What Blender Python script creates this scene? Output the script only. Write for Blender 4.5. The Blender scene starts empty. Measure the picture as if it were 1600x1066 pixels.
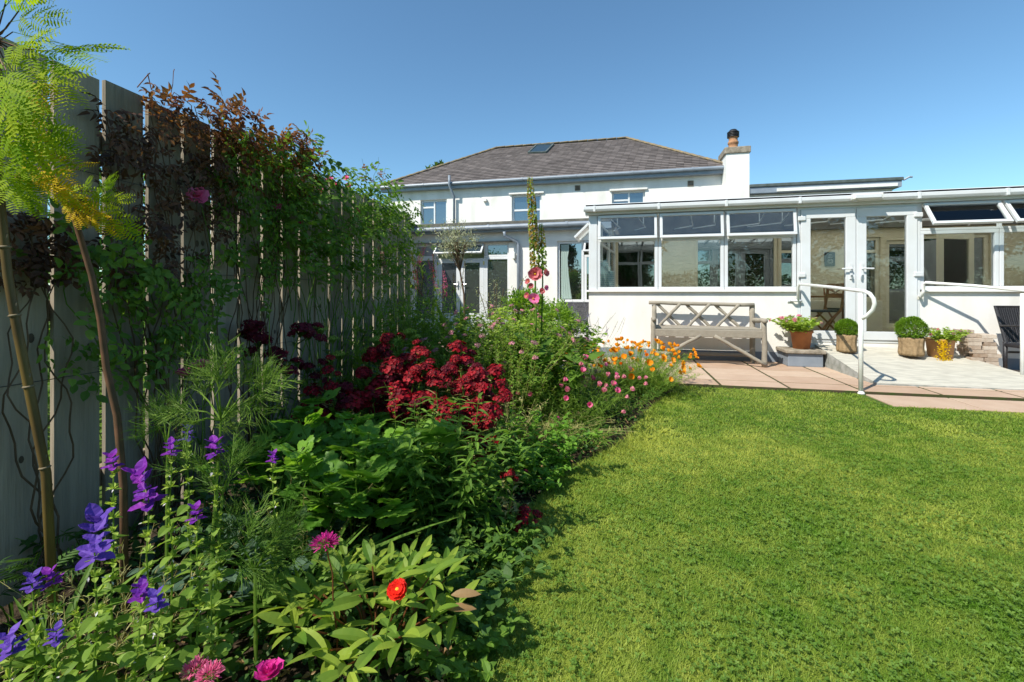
import bpy, math, random
import numpy as np
from mathutils import Matrix, Vector, Euler
random.seed(7); rng = np.random.default_rng(7)
PI = math.pi; rad = math.radians
scn = bpy.context.scene

# ------------------------------------------------------------ camera, sky, sun
EYE = 1.12; F = 711.0; HOR = 457.0; YAW = rad(13.3)
cam = bpy.data.cameras.new('camera'); camo = bpy.data.objects.new('camera', cam)
scn.collection.objects.link(camo); scn.camera = camo
camo.location = (0, 0, EYE); camo.rotation_euler = (PI/2, 0, YAW)
cam.sensor_width = 36; cam.lens = 36*F/1600; cam.shift_y = -(533-HOR)/1600
cam.clip_start = .05; cam.clip_end = 3000
SUN = Vector((-.70, -.90, 1.24)).normalized()
w = bpy.data.worlds.new('World'); scn.world = w; w.use_nodes = True
nt = w.node_tree; sky = nt.nodes.new('ShaderNodeTexSky'); sky.sky_type = 'NISHITA'
sky.sun_disc = False; sky.sun_elevation = math.asin(SUN.z); sky.sun_rotation = math.atan2(SUN.x, SUN.y)
sky.air_density = 1.0; sky.dust_density = .3; sky.ozone_density = 1.3; sky.altitude = 50
gm = nt.nodes.new('ShaderNodeMix'); gm.data_type = 'RGBA'; gm.blend_type = 'MULTIPLY'; gm.inputs[0].default_value = 1; gm.inputs[7].default_value = (.65, .89, .95, 1)
nt.links.new(sky.outputs[0], gm.inputs[6]); nt.links.new(gm.outputs[2], nt.nodes['Background'].inputs[0]); nt.nodes['Background'].inputs[1].default_value = .108
sl = bpy.data.lights.new('sun', 'SUN'); sl.energy = 3.7; sl.angle = rad(.5); sl.color = (1, .955, .85)
so = bpy.data.objects.new('sun', sl); scn.collection.objects.link(so)
so.rotation_euler = SUN.to_track_quat('Z', 'Y').to_euler()
scn.view_settings.view_transform = 'Standard'; scn.view_settings.look = 'None'
scn.view_settings.exposure = 0.8; scn.view_settings.gamma = 1

# ------------------------------------------------------------ survey helpers (photo bearing + real distance -> world)
cR = np.array([math.cos(YAW), math.sin(YAW), 0]); cF = np.array([-math.sin(YAW), math.cos(YAW), 0])
def at(px, py, t): return cF*t + cR*(px-800)/F*t + np.array([0, 0, EYE+(HOR-py)/F*t])
def gnd(px, t, z=-.03): p = at(px, 0, t); p[2] = z; return p
def onY(px, py, Y):
    d = cF + cR*(px-800)/F; t = Y/d[1]; return at(px, py, t)
def onZ(px, py, z=0): return at(px, py, (z-EYE)*F/(HOR-py))
def X(px, Y): return onY(px, 0, Y)[0]
def Z(px, py, Y): return onY(px, py, Y)[2]
def hz(py, t): return EYE+(HOR-py)/F*t
FA = YAW-math.atan(115/F)
fD = np.array([-math.sin(FA), math.cos(FA), 0]); fN = np.array([math.cos(FA), math.sin(FA), 0]); F0 = -2*cR
def FP(s, c, z): return F0+fD*s+fN*c+np.array([0, 0, z])
def fs(px): return 2*F/(915-px)/.987

# ------------------------------------------------------------ mesh helpers
def nrm(a): a = np.asarray(a, float); return a/(np.linalg.norm(a, axis=-1, keepdims=True)+1e-9)
class T:
    def __init__(s, v, faces, mats=None):
        s.v = np.asarray(v, float); s.l = np.array([i for f in faces for i in f], int)
        s.s = np.array([len(f) for f in faces], int)
        s.m = np.zeros(len(faces), int) if mats is None else np.asarray(mats, int)
def Rz(a): c, s = math.cos(a), math.sin(a); return np.array([[c, -s, 0], [s, c, 0], [0, 0, 1]])
def Rx(a): c, s = math.cos(a), math.sin(a); return np.array([[1, 0, 0], [0, c, -s], [0, s, c]])
def Ry(a): c, s = math.cos(a), math.sin(a); return np.array([[c, 0, s], [0, 1, 0], [-s, 0, c]])
def frames(d, up):                       # columns side, dir, normal
    d = nrm(d); up = np.broadcast_to(np.asarray(up, float), d.shape)
    s = nrm(np.cross(d, up)+1e-6); n = np.cross(s, d)
    return np.stack([s, d, n], axis=-1)
class MB:
    def __init__(s): s.V = []; s.L = []; s.S = []; s.M = []; s.A = []; s.n = 0
    def raw(s, v, l, sz, m, a):
        s.V.append(v); s.L.append(l+s.n); s.S.append(sz); s.M.append(m); s.A.append(a); s.n += len(v)
    def add(s, v, faces, mat=0, a=.5):
        v = np.asarray(v, float); k = len(faces)
        s.raw(v, np.array([i for f in faces for i in f], int), np.array([len(f) for f in faces], int), np.full(k, mat), np.full(k, a))
    def inst(s, t, pos, R, sc=1., mat=0, a=None):
        pos = np.atleast_2d(pos); N = len(pos)
        if N == 0: return
        R = np.broadcast_to(R, (N, 3, 3)); sc = np.asarray(sc, float)
        if sc.ndim == 1 and N > 3: sc = sc[:, None]*np.stack([rng.uniform(.72, 1.2, N), rng.uniform(.9, 1.1, N), rng.uniform(.2, 1.9, N)], -1)
        if sc.ndim < 2: sc = np.broadcast_to(sc.reshape(-1, 1) if sc.ndim else sc, (N, 3))
        v = np.einsum('nij,nkj->nki', R, t.v[None]*sc[:, None, :])+pos[:, None, :]
        k = len(t.v); l = (t.l[None]+(np.arange(N)*k)[:, None]).ravel()
        if a is None: a = rng.random(N)
        a = np.broadcast_to(a, (N,))
        s.raw(v.reshape(-1, 3), l, np.tile(t.s, N), np.tile(t.m, N)+mat, np.repeat(a, len(t.s)))
    def box(s, c, d, mat=0, a=.5, R=None):
        x, y, z = np.array(d)/2
        v = np.array([(i*x, j*y, k*z) for k in (-1, 1) for j in (-1, 1) for i in (-1, 1)])
        if R is not None: v = v@np.asarray(R).T
        s.add(v+np.asarray(c, float), [(0, 2, 3, 1), (4, 5, 7, 6), (0, 1, 5, 4), (2, 6, 7, 3), (0, 4, 6, 2), (1, 3, 7, 5)], mat, a)
    def bb(s, x0, x1, y0, y1, z0, z1, mat=0, a=.5):
        s.box(((x0+x1)/2, (y0+y1)/2, (z0+z1)/2), (abs(x1-x0), abs(y1-y0), abs(z1-z0)), mat, a)
    def tube(s, pts, r, n=6, mat=0, a=.5, cap=True, flat=1.):
        pts = np.asarray(pts, float); k = len(pts); r = np.broadcast_to(np.asarray(r, float), (k,))
        d = np.gradient(pts, axis=0) if k > 1 else None; d = nrm(d)
        ref = np.array([0, 0, 1.]) if abs(d[0][2]) < .9 else np.array([1., 0, 0])
        u = nrm(np.cross(d[0], ref)); vs = []
        for i in range(k):
            u = nrm(u-d[i]*np.dot(u, d[i])); w_ = np.cross(d[i], u)
            for j in range(n):
                q = 2*PI*j/n; vs.append(pts[i]+r[i]*(math.cos(q)*u+flat*math.sin(q)*w_))
        f = [(i*n+j, i*n+(j+1) % n, (i+1)*n+(j+1) % n, (i+1)*n+j) for i in range(k-1) for j in range(n)]
        if cap: f += [tuple(range(n))[::-1], tuple((k-1)*n+j for j in range(n))]
        s.add(vs, f, mat, a)
    def lathe(s, prof, n=20, c=(0, 0, 0), mat=0, a=.5, R=None, wob=None):
        v = []
        for (r, z) in prof:
            for j in range(n):
                q = 2*PI*j/n; rr = r*(1 if wob is None else wob(q, z)); v.append((rr*math.cos(q), rr*math.sin(q), z))
        v = np.array(v)
        if R is not None: v = v@np.asarray(R).T
        k = len(prof); f = [(i*n+j, i*n+(j+1) % n, (i+1)*n+(j+1) % n, (i+1)*n+j) for i in range(k-1) for j in range(n)]
        s.add(v+np.asarray(c, float), f, mat, a)
    def tpl(s):
        t = T([[0, 0, 0]], []); t.v = np.concatenate(s.V); t.l = np.concatenate(s.L); t.s = np.concatenate(s.S); t.m = np.concatenate(s.M); return t
    def mesh(s, name, mats, smooth=False):
        me = bpy.data.meshes.new(name)
        V = np.concatenate(s.V); L = np.concatenate(s.L); S = np.concatenate(s.S); M = np.concatenate(s.M); A = np.concatenate(s.A)
        me.vertices.add(len(V)); me.vertices.foreach_set('co', V.ravel().astype(np.float32))
        me.loops.add(len(L)); me.loops.foreach_set('vertex_index', L.astype(np.int32))
        me.polygons.add(len(S)); st = np.concatenate([[0], np.cumsum(S)[:-1]]); me.polygons.foreach_set('loop_start', st.astype(np.int32))
        for m in mats: me.materials.append(m)
        me.polygons.foreach_set('material_index', np.minimum(M, len(mats)-1).astype(np.int32))
        me.polygons.foreach_set('use_smooth', np.full(len(S), bool(smooth)))
        me.update(calc_edges=True)
        at_ = me.attributes.new('v', 'FLOAT', 'FACE'); at_.data.foreach_set('value', A.astype(np.float32))
        return me
    def build(s, name, mats, parent=None, smooth=False, loc=None, bevel=0, rot=None):
        if not isinstance(mats, (list, tuple)): mats = [mats]
        o = bpy.data.objects.new(name, s.mesh(name, mats, smooth)); scn.collection.objects.link(o)
        if parent is not None: o.parent = parent
        if loc is not None: o.location = loc
        if rot is not None: o.rotation_euler = rot
        if bevel:
            b = o.modifiers.new('bevel', 'BEVEL'); b.width = bevel; b.segments = 2; b.limit_method = 'ANGLE'
        return o
def tag(o, label=None, cat=None, group=None, kind=None):
    if label: o['label'] = label
    if cat: o['category'] = cat
    if group: o['group'] = group
    if kind: o['kind'] = kind
    return o
def thing(name, loc, label, cat, group=None, rz=0):
    o = bpy.data.objects.new(name, None); scn.collection.objects.link(o); o.location = tuple(loc)
    o.rotation_euler = (0, 0, rz); o.empty_display_size = .1
    return tag(o, label, cat, group)
def put(name, me, parent, loc, R=None, sc=1.):
    o = bpy.data.objects.new(name, me); scn.collection.objects.link(o); o.parent = parent
    M = Matrix([[float(x) for x in r] for r in (np.eye(3) if R is None else R)]).to_4x4() @ Matrix.Scale(float(sc), 4)
    M.translation = Vector([float(x) for x in loc]); o.matrix_local = M
    return o

# ------------------------------------------------------------ materials
MT = {}
def mat(name, col, rough=.6, spec=.5, metal=0, noise=None, bump=None, col2=None, nscale=6, attr=False, trans=0, emit=None, detail=6, lo=.35, hi=.65, stretch=None, coat=0, tcol=None):
    m = bpy.data.materials.new(name); m.use_nodes = True; n = m.node_tree.nodes; L = m.node_tree.links
    b = n['Principled BSDF']; b.inputs['Roughness'].default_value = rough; b.inputs['Metallic'].default_value = metal
    b.inputs['Specular IOR Level'].default_value = spec; b.inputs['Coat Weight'].default_value = coat
    b.inputs['Base Color'].default_value = (*col, 1)
    tc = n.new('ShaderNodeTexCoord'); vec = tc.outputs['Object']
    if stretch:
        mp = n.new('ShaderNodeMapping'); mp.inputs['Scale'].default_value = stretch; L.new(vec, mp.inputs[0]); vec = mp.outputs[0]
    src = None
    if col2:
        nz = n.new('ShaderNodeTexNoise'); nz.inputs['Scale'].default_value = nscale; nz.inputs['Detail'].default_value = detail
        L.new(vec, nz.inputs['Vector'])
        fac = nz.outputs['Fac']
        mr = n.new('ShaderNodeMapRange'); mr.inputs[1].default_value = lo; mr.inputs[2].default_value = hi; L.new(fac, mr.inputs[0]); fac = mr.outputs[0]
        if attr:
            a = n.new('ShaderNodeAttribute'); a.attribute_name = 'v'
            mm = n.new('ShaderNodeMath'); mm.operation = 'MULTIPLY_ADD'; mm.inputs[1].default_value = .3; L.new(fac, mm.inputs[0])
            m2 = n.new('ShaderNodeMath'); m2.operation = 'MULTIPLY'; m2.inputs[1].default_value = .8; L.new(a.outputs['Fac'], m2.inputs[0]); L.new(m2.outputs[0], mm.inputs[2]); fac = mm.outputs[0]
        mx = n.new('ShaderNodeMix'); mx.data_type = 'RGBA'; mx.clamp_factor = True
        mx.inputs[6].default_value = (*col, 1); mx.inputs[7].default_value = (*col2, 1)
        L.new(fac, mx.inputs[0]); src = mx.outputs[2]; L.new(src, b.inputs['Base Color'])
    if bump:
        nb = n.new('ShaderNodeTexNoise'); nb.inputs['Scale'].default_value = bump[0]; nb.inputs['Detail'].default_value = 8; L.new(vec, nb.inputs['Vector'])
        bp = n.new('ShaderNodeBump'); bp.inputs['Strength'].default_value = bump[1]; bp.inputs['Distance'].default_value = bump[2]
        L.new(nb.outputs['Fac'], bp.inputs['Height']); L.new(bp.outputs[0], b.inputs['Normal'])
    if trans:
        tr = n.new('ShaderNodeBsdfTranslucent'); ms = n.new('ShaderNodeMixShader'); ms.inputs[0].default_value = trans
        if src is not None:
            g = n.new('ShaderNodeMix'); g.data_type = 'RGBA'; g.blend_type = 'MULTIPLY'; g.inputs[0].default_value = 1
            g.inputs[7].default_value = (*(tcol or (1.7, 1.7, .8)), 1); L.new(src, g.inputs[6]); L.new(g.outputs[2], tr.inputs[0])
        else: tr.inputs[0].default_value = (*col, 1)
        L.new(b.outputs[0], ms.inputs[1]); L.new(tr.outputs[0], ms.inputs[2]); L.new(ms.outputs[0], n['Material Output'].inputs[0])
    MT[name] = m; return m
def leafm(name, c1, c2, tr=.35, rough=.52, spec=.2): return mat(name, c1, rough, spec, col2=c2, attr=True, nscale=9, trans=tr)
def petal(name, c1, c2, tr=.3): return mat(name, c1, .6, .25, col2=c2, attr=True, nscale=30, trans=tr, tcol=(1.2, 1.1, 1.2))
def glass(name, refl=.12, tint=(.93, .96, .95)):
    m = bpy.data.materials.new(name); m.use_nodes = True; n = m.node_tree.nodes; L = m.node_tree.links; n.remove(n['Principled BSDF'])
    t = n.new('ShaderNodeBsdfTransparent'); t.inputs[0].default_value = (*tint, 1)
    g = n.new('ShaderNodeBsdfGlossy'); g.inputs['Roughness'].default_value = 0.0
    fr = n.new('ShaderNodeFresnel'); fr.inputs[0].default_value = 1.5
    ad = n.new('ShaderNodeMath'); ad.operation = 'MULTIPLY_ADD'; ad.inputs[1].default_value = 1.0; ad.inputs[2].default_value = refl; ad.use_clamp = True
    L.new(fr.outputs[0], ad.inputs[0]); ms = n.new('ShaderNodeMixShader'); L.new(ad.outputs[0], ms.inputs[0]); L.new(t.outputs[0], ms.inputs[1]); L.new(g.outputs[0], ms.inputs[2])
    L.new(ms.outputs[0], n['Material Output'].inputs[0]); MT[name] = m; return m
def darkglass(name, base, refl):  # opaque pane, base colour paints the dark of unlit rooms not modelled
    m = bpy.data.materials.new(name); m.use_nodes = True; n = m.node_tree.nodes; L = m.node_tree.links
    b = n['Principled BSDF']; b.inputs['Base Color'].default_value = (*base, 1); b.inputs['Roughness'].default_value = .6; b.inputs['Specular IOR Level'].default_value = 0
    g = n.new('ShaderNodeBsdfGlossy'); g.inputs['Roughness'].default_value = .015; g.inputs[0].default_value = (.9, .95, 1, 1)
    tc = n.new('ShaderNodeTexCoord'); nz = n.new('ShaderNodeTexNoise'); nz.inputs['Scale'].default_value = 1.3; L.new(tc.outputs['Object'], nz.inputs[0])
    bp = n.new('ShaderNodeBump'); bp.inputs['Strength'].default_value = .25; bp.inputs['Distance'].default_value = .01; L.new(nz.outputs[0], bp.inputs['Height']); L.new(bp.outputs[0], g.inputs['Normal'])
    ms = n.new('ShaderNodeMixShader'); ms.inputs[0].default_value = refl; L.new(b.outputs[0], ms.inputs[1]); L.new(g.outputs[0], ms.inputs[2]); L.new(ms.outputs[0], n['Material Output'].inputs[0])
    MT[name] = m; return m
M = MT
mat('render', (.77, .75, .715), .85, .2, col2=(.63, .61, .56), nscale=2.6, stretch=(1, 1, .35), bump=(60, .35, .006), lo=.45, hi=.8)
mat('render_rough', (.78, .77, .74), .9, .2, col2=(.66, .65, .62), nscale=3, bump=(38, .7, .02))
mat('plinth', (.23, .26, .30), .8, .3, col2=(.19, .22, .26), nscale=5, bump=(50, .3, .005))
mat('upvc', (.66, .68, .70), .3, .5, col2=(.61, .62, .62), nscale=3)
mat('upvc_dirty', (.76, .75, .70), .4, .4, col2=(.60, .60, .52), nscale=6, lo=.5, hi=.85)
mat('sill', (.80, .79, .76), .5, .4)
mat('gutter_grey', (.25, .29, .34), .45, .5, col2=(.2, .235, .28), nscale=4)
mat('fascia_dark', (.10, .12, .12), .6, .4, col2=(.06, .08, .07), nscale=5)
mat('slate', (.095, .08, .075), .8, .25, col2=(.20, .17, .16), attr=True, nscale=1.6, bump=(30, .5, .01))
mat('slate_bed', (.07, .06, .06), .9)
mat('ridge', (.27, .20, .10), .9, .2, col2=(.16, .14, .12), nscale=5, bump=(30, .5, .02))
mat('felt', (.10, .095, .085), .95, .2, col2=(.16, .15, .12), nscale=7, bump=(60, .6, .01))
mat('stone_cap', (.35, .30, .24), .9, .2, col2=(.2, .17, .13), nscale=9, bump=(30, .6, .02))
mat('chimney_clay', (.42, .22, .11), .8, .3, col2=(.30, .15, .08), nscale=9)
mat('black', (.012, .012, .013), .5)
mat('brass', (.7, .5, .15), .3, metal=1)
mat('metal_grey', (.5, .5, .5), .35, metal=1)
mat('cream_stone', (.66, .57, .41), .9, .2, col2=(.61, .52, .37), nscale=5, bump=(9, .6, .03), stretch=(1, 1, 2.0))
mat('cream_paint', (.68, .60, .45), .6, .3)
mat('band_dark', (.16, .15, .135), .7, .3, col2=(.11, .095, .08), nscale=4); mat('tile_floor', (.38, .30, .22), .5)
glass('glass', .03); glass('glass_vent', .03, (.80, .84, .84)); darkglass('glass_dark', (.010, .012, .012), .34); darkglass('glass_blue', (.03, .05, .065), .2); darkglass('glass_grey', (.045, .05, .05), .12)
mat('polycarb', (.9, .89, .84), .5, .3, trans=.85)
mat('concrete_ramp', (.56, .53, .45), .9, .2, col2=(.30, .28, .24), nscale=11, bump=(45, .8, .010), stretch=(.5, 2.6, 1), lo=.36, hi=.9)
mat('concrete_side', (.42, .42, .40), .9, .2, col2=(.24, .25, .22), nscale=7, bump=(25, .6, .02))
mat('slab', (.40, .265, .185), .85, .25, col2=(.55, .415, .31), attr=True, nscale=3.5, bump=(70, .4, .006))
mat('moss', (.075, .055, .035), .95, .1, col2=(.05, .075, .02), nscale=12)
mat('soil', (.035, .024, .016), .95, .1, col2=(.07, .05, .032), nscale=25, bump=(30, 1, .04))
mat('turf_soil', (.045, .085, .012), .95, .1, col2=(.10, .14, .03), nscale=14, bump=(80, .6, .01))
mat('fence_wood', (.20, .17, .13), .85, .2, col2=(.44, .37, .285), attr=True, nscale=5, bump=(9, .55, .01), stretch=(9, 9, .7))
mat('knot', (.085, .06, .04), .8); mat('fence_rail', (.30, .23, .15), .85, .2, col2=(.22, .17, .12), nscale=6)
mat('driftwood', (.34, .30, .24), .85, .25, col2=(.22, .19, .15), attr=True, nscale=9, bump=(20, .7, .01))
mat('teak', (.30, .13, .045), .5, .4, col2=(.20, .085, .03), nscale=7, stretch=(1, 1, 6)); mat('slat_dark', (.05, .055, .065), .6)
mat('rattan', (.028, .026, .032), .5, .5, col2=(.012, .012, .015), nscale=60); mat('rattan_grey', (.16, .16, .17), .6, col2=(.06, .06, .07), nscale=40)
mat('rail_white', (.80, .80, .78), .3, .5, col2=(.72, .71, .66), nscale=9)
mat('terracotta', (.48, .19, .075), .8, .25, col2=(.36, .14, .06), nscale=7, bump=(40, .3, .005)); mat('terracotta_pale', (.50, .28, .14), .8, .2, col2=(.40, .21, .09), nscale=6)
mat('hessian', (.36, .25, .14), .95, .1, col2=(.24, .165, .09), nscale=25, bump=(160, .8, .006)); mat('black_plastic', (.03, .03, .032), .5)
mat('brick_old', (.22, .14, .09), .9, .2, col2=(.56, .48, .40), attr=True, nscale=14, bump=(40, .6, .01))
mat('ceramic_blue', (.30, .48, .52), .35, .5); mat('ceramic_white', (.72, .76, .74), .35)
mat('curtain', (.36, .46, .42), .9, .1, trans=.2)
mat('wire', (.12, .12, .12), .4, metal=.8)
mat('bark', (.15, .095, .055), .9, .2, col2=(.09, .06, .035), nscale=14, bump=(30, .6, .01)); mat('bark_mimosa', (.17, .085, .045), .7, .3, col2=(.10, .06, .03), nscale=20)
mat('cane', (.17, .115, .03), .5, .3, col2=(.08, .05, .02), nscale=8, stretch=(1, 1, .4)); mat('cane_node', (.16, .12, .06), .7)
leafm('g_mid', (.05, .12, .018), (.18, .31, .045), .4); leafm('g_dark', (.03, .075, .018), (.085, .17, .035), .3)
leafm('g_light', (.10, .19, .025), (.24, .36, .06), .4); leafm('g_lime', (.20, .32, .04), (.40, .50, .11), .4)
leafm('g_blue', (.05, .095, .06), (.12, .19, .12), .25); leafm('g_grey', (.17, .20, .11), (.38, .40, .24), .25)
leafm('g_glossy', (.065, .18, .02), (.22, .40, .05), .4, .45, .25); leafm('g_box', (.08, .19, .018), (.26, .40, .045), .35); leafm('g_yellow', (.48, .34, .01), (.70, .48, .015), .4, .6, .08)
leafm('g_mimosa', (.12, .27, .008), (.42, .47, .015), .42, .6, .08); leafm('red_leaf', (.11, .03, .02), (.27, .12, .04), .4)
leafm('purple_leaf', (.035, .022, .02), (.17, .08, .045), .35); leafm('olive_leaf', (.16, .18, .09), (.46, .46, .30), .15)
leafm('g_peony', (.07, .17, .02), (.33, .42, .055), .4, .48, .22); leafm('g_straw', (.30, .28, .10), (.48, .44, .2), .35); leafm('pod', (.24, .15, .035), (.50, .36, .11), .3); leafm('dry', (.25, .14, .06), (.42, .28, .14), .3)
leafm('grass_m', (.09, .205, .012), (.45, .475, .09), .35, .55, .25); leafm('clover_m', (.08, .17, .02), (.18, .28, .05), .35); leafm('tree_m', (.02, .05, .010), (.09, .16, .03), .3)
petal('p_red', (.07, .001, .004), (.36, .004, .013), .12); petal('p_maroon', (.05, .002, .008), (.15, .006, .02)); petal('p_purple', (.11, .022, .34), (.36, .05, .48), .4)
petal('p_violet', (.08, .04, .33), (.19, .09, .50), .35); petal('p_magenta', (.52, .015, .20), (.75, .05, .36)); petal('p_pink', (.65, .16, .26), (.82, .36, .42)); petal('p_rose', (.8, .10, .32), (.92, .34, .55))
petal('p_hot', (.62, .05, .20), (.85, .26, .42)); petal('p_salmon', (.60, .10, .14), (.78, .3, .3)); petal('p_orange', (.85, .25, .006), (.95, .42, .015)); petal('p_yellow', (.75, .5, .02), (.85, .65, .05))
petal('p_dusky', (.30, .10, .16), (.50, .24, .30)); petal('p_lav', (.22, .16, .42), (.38, .3, .6)); petal('p_white', (.6, .55, .6), (.8, .76, .8)); petal('p_scarlet', (.65, .006, .004), (.85, .03, .01)); petal('p_coral', (.60, .10, .06), (.8, .3, .2)); petal('p_deepc', (.20, .002, .05), (.35, .01, .1))

# ------------------------------------------------------------ leaf and flower templates (leaf along +Y, normal +Z)
def tleaf(w=.35, n=4, fold=.3, droop=.25, peak=.4, tipw=.0, base=.03, wave=0):
    v = []; f = []
    for i in range(n+1):
        y = i/n; q = (y/peak if y < peak else (1-y)/(1-peak)); hw = w/2*math.sin(PI/2*max(0, q)**.8)
        if i == 0: hw = base/2
        if i == n: hw = tipw
        z = -droop*y*y; wv = wave*math.sin(i*2.3)
        v += [(-hw, y, z+hw*fold+wv), (0, y, z), (hw, y, z+hw*fold-wv)]
    for i in range(n):
        a = i*3; f += [(a, a+1, a+4, a+3), (a+1, a+2, a+5, a+4)]
    return T(v, f)
LANCE = tleaf(.2, 4, .4, .25, .35); OVAL = tleaf(.62, 4, .3, .25, .42); SLIM = tleaf(.09, 4, .4, .45, .4); HEART = tleaf(.9, 4, .2, .3, .32); PEON = tleaf(.31, 6, .35, .22, .45); BROAD = tleaf(.72, 6, .25, .35, .45, wave=.02)
STRAP = tleaf(.07, 8, .5, .75, .3); SMALL = tleaf(.5, 2, .3, .1, .45); PETAL = tleaf(.8, 3, -.25, -.25, .65, .12)
def compound(parts):
    m = MB()
    for (t, pos, R, s) in parts: m.inst(t, pos, R, s, a=.5)
    return m.tpl()
def pinnate(t, k, ls, ang=1.0, taper=.5, stalk=.006, y0=.15, terminal=True):
    m = MB(); m.tube([(0, 0, 0), (0, .5, -.02), (0, .95, -.1)], [stalk, stalk*.7, stalk*.3], 3)
    for i in range(k):
        y = y0+(1-y0)*i/k*.95; s = ls*(1-taper*abs(2*(i/k)-.8)); z = -.11*y*y
        for sg in (-1, 1): m.inst(t, (0, y, z), Rz(-sg*ang)@Ry(sg*.15), s)
    if terminal: m.inst(t, (0, .9, -.09), np.eye(3), ls)
    return m.tpl()
ROSEL = pinnate(OVAL, 2, .42, 1.15, .2, .008, .25); CLEML = pinnate(tleaf(.52, 3, .3, .4, .35), 2, .5, 1.0, .2, .007, .3)
def mimosa_frond():
    lt = tleaf(.34, 2, .15, .05, .5, .06); m = MB(); m.tube([(0, 0, 0), (0, .5, .0), (0, .8, -.04)], [.008, .006, .003], 3)
    for (y, ang, L) in ((.25, 1.0, .50), (.52, .75, .60), (.78, .28, .62)):
        for sg in (-1, 1):
            R = Rz(-sg*ang)@Ry(sg*.25); o = np.array([0, y, -.08*y*y]); d = R@np.array([0, 1, 0]); n_ = R@np.array([0, 0, 1]); k = 8
            pts = [o+d*L*q-n_*L*.22*q*q for q in np.linspace(0, 1, 5)]; m.tube(pts, .004, 3, cap=False)
            for j in range(k):
                u = (j+.8)/k; p = o+d*L*u-n_*L*.22*u*u; ll = .19*min(1, .5+u*3)*(1 if u < .6 else 1-(u-.6)*1.6)
                m.inst(lt, [p, p], np.stack([R@Rz(1.2), R@Rz(-1.2)]), ll, a=.5)
    return m.tpl()
MIMO = mimosa_frond()
def lobed(n=3, seed=0):
    r = random.Random(seed); v = [(0, .35, -.02)]; f = []; K = 30
    for i in range(K+1):
        q = -PI*.86+2*PI*.86*i/K; rr = .45+.20*abs(math.cos(q*1.5))**1.0+.05*math.sin(q*13)
        x = rr*math.sin(q)*.95; y = .35+rr*math.cos(q)
        v.append((x, y, .07*math.cos(q*3)-.22*(x*x)-.12*max(0, y-.35)**2))
    for i in range(1, K+1): f.append((0, i, i+1))
    return T(v, f)
LOBE = lobed()
def lovage_leaf():
    m = MB(); m.tube([(0, 0, 0), (0, .5, 0)], [.012, .008], 3)
    m.inst(LOBE, (0, .45, 0), np.eye(3), .55)
    for sg in (-1, 1): m.inst(LOBE, (0, .42, 0), Rz(-sg*1.15)@Ry(sg*.2), .5)
    return m.tpl()
LOVL = lovage_leaf()
def thread_tuft(n=26, seed=1):
    r = random.Random(seed); m = MB()
    for k in range(3):                                     # dill-like: axes with side threads
        pass
    ax = [np.array([0, i*.12, i*i*.006]) for i in range(8)]
    m.tube(ax, .008, 3)
    for i in range(n):
        y = r.uniform(.05, .85); a = r.uniform(0, 2*PI); L = r.uniform(.28, .5)*(1.15-y*.5)
        d = np.array([math.cos(a)*.8, .75, math.sin(a)*.8]); p0 = np.array([0, y, y*y*.4*.1])
        p1 = p0+d*L*.5; p2 = p0+d*L+np.array([r.uniform(-.05, .05), .02, r.uniform(-.05, .05)])
        m.tube([p0, p1, p2], [.006, .0045, .002], 3, cap=False)
        for q in range(2):
            b = p0+(p1-p0)*r.uniform(.3, 1); e = b+nrm(d+np.array([r.uniform(-.8, .8), .2, r.uniform(-.8, .8)]))*L*.45
            m.tube([b, e], [.0045, .0015], 3, cap=False)
    return m.tpl()
TUFT = thread_tuft()
def whorl(t, n, tilt, s, z=0, a0=0):                     # leaves round a +Z axis
    return [(t, (0, 0, z), Rz(a0+2*PI*i/n)@Rx(tilt), s) for i in range(n)]
FLORET = compound(whorl(tleaf(.85, 2, -.1, -.05, .7, .28), 5, .15, 1.))
def mk(parts_mats, smooth=False, name='flower', mats=()):
    m = MB()
    for (t, pos, R, s, mi, a) in parts_mats: m.inst(t, pos, R, s, mi, a)
    return m.mesh(name, mats, smooth)
def rot_to(d, spin=None):                                # +Z -> d
    d = nrm(d); ref = np.array([1., 0, 0]) if abs(d[0]) < .8 else np.array([0, 1., 0])
    x = nrm(np.cross(ref, d)); y = np.cross(d, x); R = np.stack([x, y, d], axis=-1)
    return R@Rz(random.uniform(0, 6.28) if spin is None else spin)
def dome_pts(n, r, flat=.7, lim=.0):
    o = []
    for i in range(n):
        z = 1-(1-lim)*(i+.5)/n; q = i*2.399963; s = math.sqrt(max(0, 1-z*z)); o.append((r*s*math.cos(q), r*s*math.sin(q), r*z*flat))
    return np.array(o)
def umbel_mesh(name, n, r, fr, pm, flat=.6, lim=.0, stalk=True):
    m = MB(); P = dome_pts(n, r, flat, lim)*(1+.12*rng.standard_normal((n, 1))); 
    N = nrm(P+np.array([0, 0, r*.6])+rng.normal(0, r*.3, (n, 3)))
    Rs = np.stack([rot_to(q) for q in N]); m.inst(FLORET, P, Rs, fr*rng.uniform(.8, 1.2, n), 0, rng.random(n))
    if name == 'sweet_william_head': m.inst(FLORET, P[::2]*.93, Rs[::2], fr*1.05, 2, rng.random(len(P[::2])))
    if stalk:
        for p in P[::3]: m.tube([(0, 0, -r*.9), p*.9], r*.03+.0006, 3, 1, .5, False)
    return m.mesh(name, pm)
def pom_mesh(name, n, r, pm, plen=.35, flat=.6):
    m = MB(); P = dome_pts(n, r*.7, flat, -.1); N = nrm(P+rng.normal(0, r*.15, (n, 3)))
    m.inst(tleaf(.22, 2, .1, -.2, .7, .06), P, frames(N, (0, 0, 1)), r*plen*rng.uniform(.7, 1.4, n), 0)
    m.lathe([(0.001, -r*.45), (r*.3, -r*.35), (r*.4, -r*.1), (r*.35, r*.1)], 8, mat=1)
    return m.mesh(name, pm)
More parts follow.
